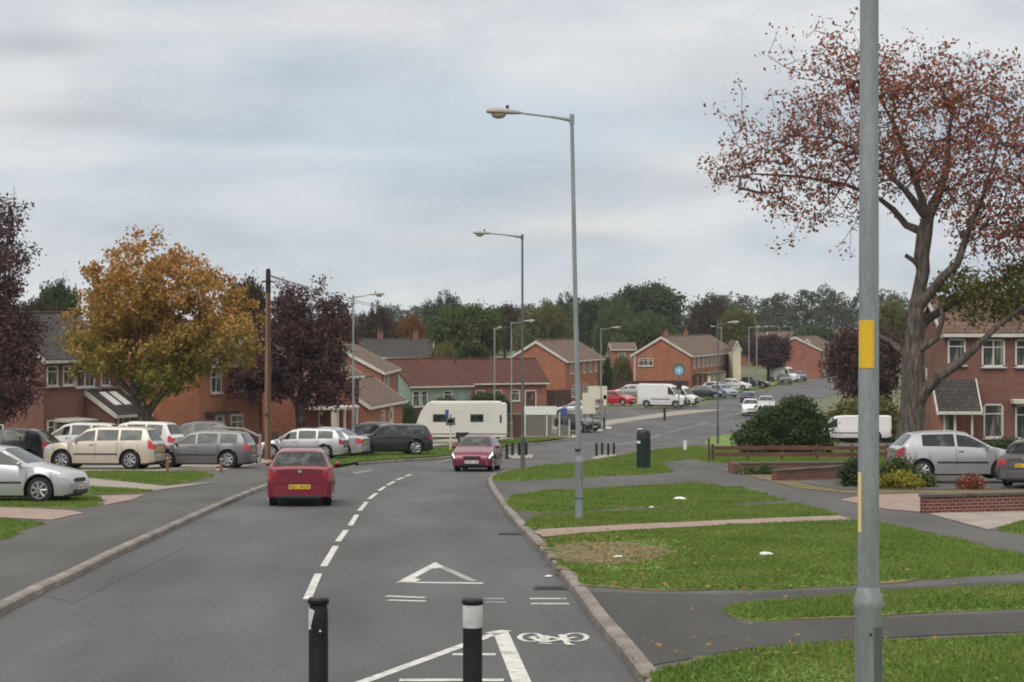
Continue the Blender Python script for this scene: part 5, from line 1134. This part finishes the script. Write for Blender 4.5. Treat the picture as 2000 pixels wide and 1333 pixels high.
# maple on the left
def simple(name, label, foot, dist, ells_px, nclu, per, crad, lsize, leaf, r0, seed, forks, ry=None, **kw):
    u0, vtop = foot; y0 = dist; x0 = XU(u0, y0); z0 = g(y0); pm_ = y0 / F
    QQ = lambda u, v, dy=0: q(u, v, y0, x0, z0, dy)
    sk = [(None, [(0, 0, -.4)] + [QQ(u, v, dy) for u, v, dy in forks[0][1]])]
    for pi, pts_ in forks[1:]: sk.append((pi, [QQ(u, v, dy) for u, v, dy in pts_]))
    ee = []
    for el in ells_px:
        u, v, ru, rv = el[:4]; dy = el[4] if len(el) > 4 else 0; p_ = QQ(u, v, dy); ee.append((*p_, ru * pm_, (ry or ru * pm_), rv * pm_))
    return tree(name, label, x0, y0, z0, sk, ee, nclu, per, crad, lsize, leaf, r0=r0, seed=seed, **kw)
simple('maple_tree', 'large orange and yellow-green autumn tree behind the parked cars on the left', (280, 0), 102,
       [(285, 540, 105, 85), (240, 590, 95, 80), (345, 560, 75, 75), (435, 610, 70, 80, 1), (465, 660, 45, 65, -1), (180, 640, 75, 70, 1), (290, 670, 130, 80), (380, 680, 85, 65), (200, 690, 75, 45, -1), (310, 730, 70, 45)],
       560, 60, .37, .112, 'maple', .34, 21, [(None, [(280, 870, 0), (281, 840, 0), (283, 812, 0)]), (3, [(268, 780, -.2), (262, 740, -.4), (262, 690, -.4), (270, 620, -.3), (285, 560, 0)]), (3, [(300, 790, .2), (325, 760, .4), (338, 730, .6), (360, 690, .6), (410, 650, .6)]),
        (4, [(235, 745, .3), (210, 700, .6), (190, 660, .8)]), (5, [(290, 720, .6), (305, 660, .8), (320, 600, .8)])], shell=.3, ry=3.2, flat=.9)
simple('plum_tree', 'dark purple-leaved tree right of the telegraph pole', (590, 0), 116,
       [(610, 625, 75, 70), (640, 680, 52, 75), (560, 650, 55, 65), (530, 720, 70, 65, 1), (600, 730, 80, 70), (490, 740, 45, 48, -1), (560, 600, 28, 50), (650, 760, 45, 35)], 480, 56, .42, .10, 'plum', .28, 22,
       [(None, [(590, 860, 0), (588, 830, 0), (586, 800, 0)]), (3, [(560, 760, 0), (540, 720, .3)]), (3, [(610, 750, .2), (625, 700, .3), (620, 640, .2)]), (3, [(588, 740, -.3), (580, 680, -.3), (575, 620, -.2)])], shell=.25, ry=3.0)
simple('plum_tree', 'purple-leaved tree cut by the left edge of the picture', (-40, 0), 78,
       [(-30, 660, 100, 90), (20, 730, 62, 85, -1), (-50, 560, 100, 110), (-40, 780, 75, 60), (30, 660, 45, 50)], 520, 46, .36, .075, 'plum', .25, 23,
       [(None, [(-40, 900, 0), (-38, 860, 0), (-36, 830, 0)]), (3, [(-20, 760, 0), (5, 680, 0), (12, 600, 0), (10, 520, 0)]), (3, [(-60, 740, 0), (-70, 640, 0), (-60, 540, 0)])], shell=.2, ry=2.8)
simple('plum_tree', 'sparse dark upper branches of a taller tree at the left edge', (-30, 0), 90,
       [(15, 430, 42, 62), (-40, 430, 70, 80), (25, 510, 45, 45), (-30, 540, 80, 60)], 240, 18, .32, .085, 'plum', .2, 24,
       [(None, [(-30, 880, 0), (-25, 760, 0), (-20, 640, 0), (-12, 560, 0)]), (4, [(10, 500, 0), (25, 430, 0), (28, 365, 0)]), (4, [(-40, 480, 0), (-45, 400, 0)])], shell=.1, ry=1.8, group=None)

# background trees: a few crowns with their own shapes, copied
protos = {}
def proto(kind):
    if kind in protos: return protos[kind]
    rs = {'round': 41, 'broad': 42, 'tall': 43, 'bushy': 44}[kind]
    E = {'round': [(0, 0, 6.5, 4.2, 4.2, 3.6), (1.8, .5, 8, 2.6, 2.6, 2.2), (-2.2, -.4, 7.4, 2.4, 2.4, 2.4)],
         'broad': [(-3, 0, 5.5, 3.6, 3.4, 3.2), (2.8, .5, 5.8, 3.9, 3.6, 3.4), (0, 0, 7.4, 3.6, 3.4, 2.6), (5, -1, 4.4, 2.2, 2.2, 2.4), (-5, -.6, 4.2, 2.2, 2.2, 2.2)],
         'tall': [(0, 0, 7.8, 2.5, 2.5, 2.4), (.6, 0, 5.2, 3.2, 3.0, 3.2), (-1.2, .4, 3.8, 2.6, 2.5, 2.4)],
         'bushy': [(0, 0, 2.3, 3.0, 2.6, 2.3), (2, .3, 1.7, 2.0, 1.8, 1.7), (-2, -.3, 1.9, 2.1, 1.8, 1.9)]}[kind]
    c_ = ellpts(E, 330, rs, .45); pts = [(0, 0, -.5), (0, 0, 1.0), (.1, 0, 2.2), (0, .1, 3.6)] if kind != 'bushy' else [(0, 0, -.3), (0, 0, .3), (0, 0, .9)]
    N, pr_ = grow(pts, [-1] + list(range(len(pts) - 1)), c_, .4, rs); vs, fs = tubes(N, pr_, .3, .02)
    t_ = bpy.data.meshes.new('trunk'); t_.from_pydata(vs, [], fs); t_.materials.append(M['barkd'])
    V = leaf_arr(c_, 42, .75, .21, rs); protos[kind] = (t_, arrmesh('crown', V, 4, None) if False else arrmesh('crown', V, 4, M['dgreen']), max(e_[2] + e_[5] for e_ in E), max(abs(e_[0]) + e_[3] for e_ in E)); return protos[kind]
def bgtree(kind, u, vtop, halfw, dist, leaf, label, rz=None, name='tree', sink=0, cat='tree', group='trees beyond the houses', vbase=None):
    t_, c_, ht, hw = proto(kind); y = dist; x = XU(u, y); z = g(y) - sink; Hm = EYE + (HOR - vtop) * y / F - z; sx = halfw * y / F / hw; sz = Hm / ht
    if vbase: z = EYE + (HOR - vbase) * y / F
    e = empty(name, (x, y, z), 0, label=label, cat=cat, group=group)
    a = rz if rz is not None else random.uniform(-.5, .5)
    for nm, me in (('trunk', t_), ('crown', c_)):
        o = bpy.data.objects.new(nm, me); COL.objects.link(o); o.parent = e; o.scale = (sx, sx, sz); o.rotation_euler = (0, 0, a)
        if nm == 'crown': o.material_slots[0].link = 'OBJECT'; o.material_slots[0].material = M[leaf]
    return e
BG = [('round', 112, 553, 42, 190, 'dgreen', 'dark green tree showing between the purple tree and the orange maple'),
      ('broad', 735, 597, 48, 270, 'brownl', 'dark brown tree just right of the left street lamp'), ('broad', 797, 615, 48, 300, 'orange', 'orange-brown tree above the far grey roof'),
      ('broad', 868, 575, 58, 420, 'grgreen', 'tall grey-green tree on the skyline above the hall'), ('round', 912, 598, 72, 250, 'green', 'big dark willow-like green tree behind the hall roof'),
      ('bushy', 866, 678, 36, 215, 'ygreen', 'small light green bush peeping above the hall roof'), ('round', 985, 598, 42, 380, 'brownl', 'brown-green tree left of the second lamp post'),
      ('broad', 1062, 592, 66, 340, 'ygreen', 'olive green tree behind the middle gable house'), ('broad', 1105, 578, 60, 440, 'dgreen', 'dark green tree behind the tall lamp post'),
      ('round', 1165, 584, 52, 400, 'dgreen', 'dark green tree left of the domed crown'), ('broad', 1205, 590, 50, 380, 'green', 'mid green tree left below the domed crown'),
      ('round', 1265, 557, 76, 430, 'dgreen', 'large domed dark green tree on the skyline'), ('broad', 1262, 614, 72, 320, 'green', 'bright green tree left of the terrace gable'),
      ('broad', 1388, 580, 54, 420, 'brownl', 'brown-green tree right of the domed crown'), ('bushy', 1215, 700, 22, 262, 'ygreen', 'small light green tree left of the terrace gable wall'),
      ('tall', 1186, 700, 11, 236, 'dgreen', 'narrow dark conifer beside the middle house'), ('round', 1440, 606, 36, 340, 'ygreen', 'olive tree above the terrace roof'),
      ('round', 1500, 655, 46, 300, 'plum', 'dark purple tree right of the cream end wall'), ('round', 1690, 640, 72, 150, 'plum', 'dark purple tree behind the near lamp post'),
      ('round', 1740, 590, 40, 330, 'ygreen', 'olive tree right of the near lamp post on the skyline'), ('broad', 1905, 566, 105, 170, 'ygreen', 'olive brown tree behind the red brick house roof'),
      ('round', 1815, 590, 50, 200, 'brownl', 'brown tree behind the cherry fork'), ('bushy', 1590, 640, 60, 380, 'grgreen', 'pale green tree line bit behind the distant gable'), ('round', 60, 590, 60, 170, 'brownl', 'brown tree behind the dark red house'),
      ('round', 480, 548, 46, 190, 'brownl', 'thin brownish tree behind the telegraph pole top'), ('broad', 660, 600, 50, 220, 'brownl', 'brown tree behind the dark purple tree')]
for k_, u, vt, hw, d0, lf, lb in BG: bgtree(k_, u, vt, hw, d0, lf, lb)
bgtree('bushy', 1690, 782, 85, 135, 'ygreen', 'yellow-green hedge behind the white van', name='hedge', cat='hedge', group=None)
bgtree('bushy', 955, 768, 45, 192, 'dgreen', 'dark green hedge before the long low building', name='hedge', cat='hedge', group=None)
bgtree('bushy', 790, 790, 25, 165, 'dgreen', 'dark shrub at the hall corner', name='shrub', cat='shrub', group=None)
bgtree('bushy', 1970, 858, 60, 88, 'dgreen', 'dark clipped hedge below the right house windows', name='hedge', cat='hedge', group=None)
bgtree('bushy', 870, 778, 30, 182, 'dgreen', 'shrub before the pale green hall wall', name='shrub', cat='shrub', group=None)
# far wood as one mass
cc = []
r9 = np.random.default_rng(77)
for i in range(34):
    u = 560 + i * 36 + r9.uniform(-14, 14); vt = np.interp(u, [560, 700, 830, 960, 1060, 1150, 1270, 1340, 1390, 1480, 1560, 1640, 1700, 1900], [612, 612, 590, 602, 592, 594, 590, 592, 580, 570, 562, 564, 572, 575]) + r9.uniform(-4, 8); yy = 560 + r9.uniform(-40, 40)
    X0 = XU(u, yy); zt = EYE + (HOR - vt) * yy / F; hh_ = zt + 5.96
    for ex_, ez, k in ((0, .62, 1.0), (r9.uniform(-3, 3), .42, 1.1), (r9.uniform(-2, 2), .8, .6)):
        cc.append((X0 + ex_, yy, -5.96 + hh_ * ez, 5.2 * k, 4.0 * k, hh_ * .36 * min(1, (1 - ez) / .38 + .15)))
cf = ellpts(cc, 8500, 78, .45); V = leaf_arr(cf, 16, .8, .33, 79)
o = bpy.data.objects.new('far_wood', arrmesh('far_wood', V, 4, leafmat('far_wood_leaves', [(.040, .056, .036), (.060, .080, .048), (.08, .10, .06), (.10, .11, .065)]))); COL.objects.link(o); tag(o, 'far dark green wood along the whole skyline', 'wood', kind='stuff')

# shrubs on the right
def shrub(name, label, u, v, halfw, hpx, leaf, d_, n=160, per=60, ls=.06, lift=.1, seed=3, cat='shrub', crad=.28):
    y = d_; x = XU(u, y); z = g(y) + lift; pm_ = y / F; hw = halfw * pm_; h_ = hpx * pm_
    ee = [(0, 0, h_ * .42, hw * .72, hw * .6, h_ * .42), (hw * .45, 0, h_ * .36, hw * .55, hw * .5, h_ * .36), (-hw * .5, .1, h_ * .27, hw * .5, hw * .5, h_ * .27), (hw * .25, 0, h_ * .72, hw * .36, hw * .35, h_ * .28), (-hw * .12, .1, h_ * .58, hw * .3, hw * .3, h_ * .22)]
    return tree(name, label, x, y, z, [(None, [(0, 0, -.2), (0, 0, h_ * .15)]), (1, [(.1 * hw, 0, h_ * .4)]), (1, [(-.25 * hw, 0, h_ * .35)])], ee, n, per, crad, ls, leaf, r0=.05, tip=.006, seed=seed, cat=cat, shell=.2)
shrub('large_bush', 'large rounded dark green bush behind the wooden rail fence', 1530, 880, 96, 122, 'dgreen', 97, n=460, per=80, ls=.08, seed=31, cat='bush')
shrub('shrub', 'green shrub at the foot of the cherry trunk', 1745, 950, 45, 52, 'green', 61, n=110, per=70, ls=.05, seed=32, crad=.2)
M['yellowl'] = leafmat('yellow_leaves', [(.08, .09, .015), (.25, .22, .03), (.42, .36, .06)])
shrub('shrub', 'low yellow-leaved shrub below the green one by the trunk', 1752, 968, 46, 32, 'yellowl', 58.5, n=80, per=60, ls=.045, seed=33, crad=.16)
shrub('shrub', 'dark green shrub just left of the near lamp post foot line', 1668, 965, 26, 62, 'dgreen', 60, n=60, per=60, ls=.05, seed=34, crad=.2)
shrub('shrub', 'reddish low plant in the bed above the brick wall', 1895, 975, 26, 26, 'cherry', 58, n=30, per=40, ls=.05, seed=35, crad=.15)
shrub('shrub', 'small plants at the end of the crumbling wall', 1480, 930, 45, 16, 'green', 71, n=40, per=40, ls=.05, seed=36, crad=.15)
shrub('shrub', 'low green shrub beside the yellow one', 1800, 965, 28, 26, 'green', 59.5, n=40, per=50, ls=.05, seed=37, crad=.15)

# ------------------------------------------------------------------ the light mist between here and the far trees
hm = bpy.data.materials.new('haze'); hm.use_nodes = True; hn = hm.node_tree; hn.nodes.clear()
pv = hn.nodes.new('ShaderNodeVolumePrincipled'); pv.inputs['Density'].default_value = .00012; pv.inputs['Color'].default_value = (.86, .91, .98, 1); pv.inputs['Anisotropy'].default_value = .0
ho = hn.nodes.new('ShaderNodeOutputMaterial'); hn.links.new(pv.outputs[0], ho.inputs['Volume'])
hz = MB().box((0, 2150, 4.0), (8600, 5200, 22)).build('haze', hm); tag(hz, kind='stuff', label='thin pale haze over the far trees', cat='haze')
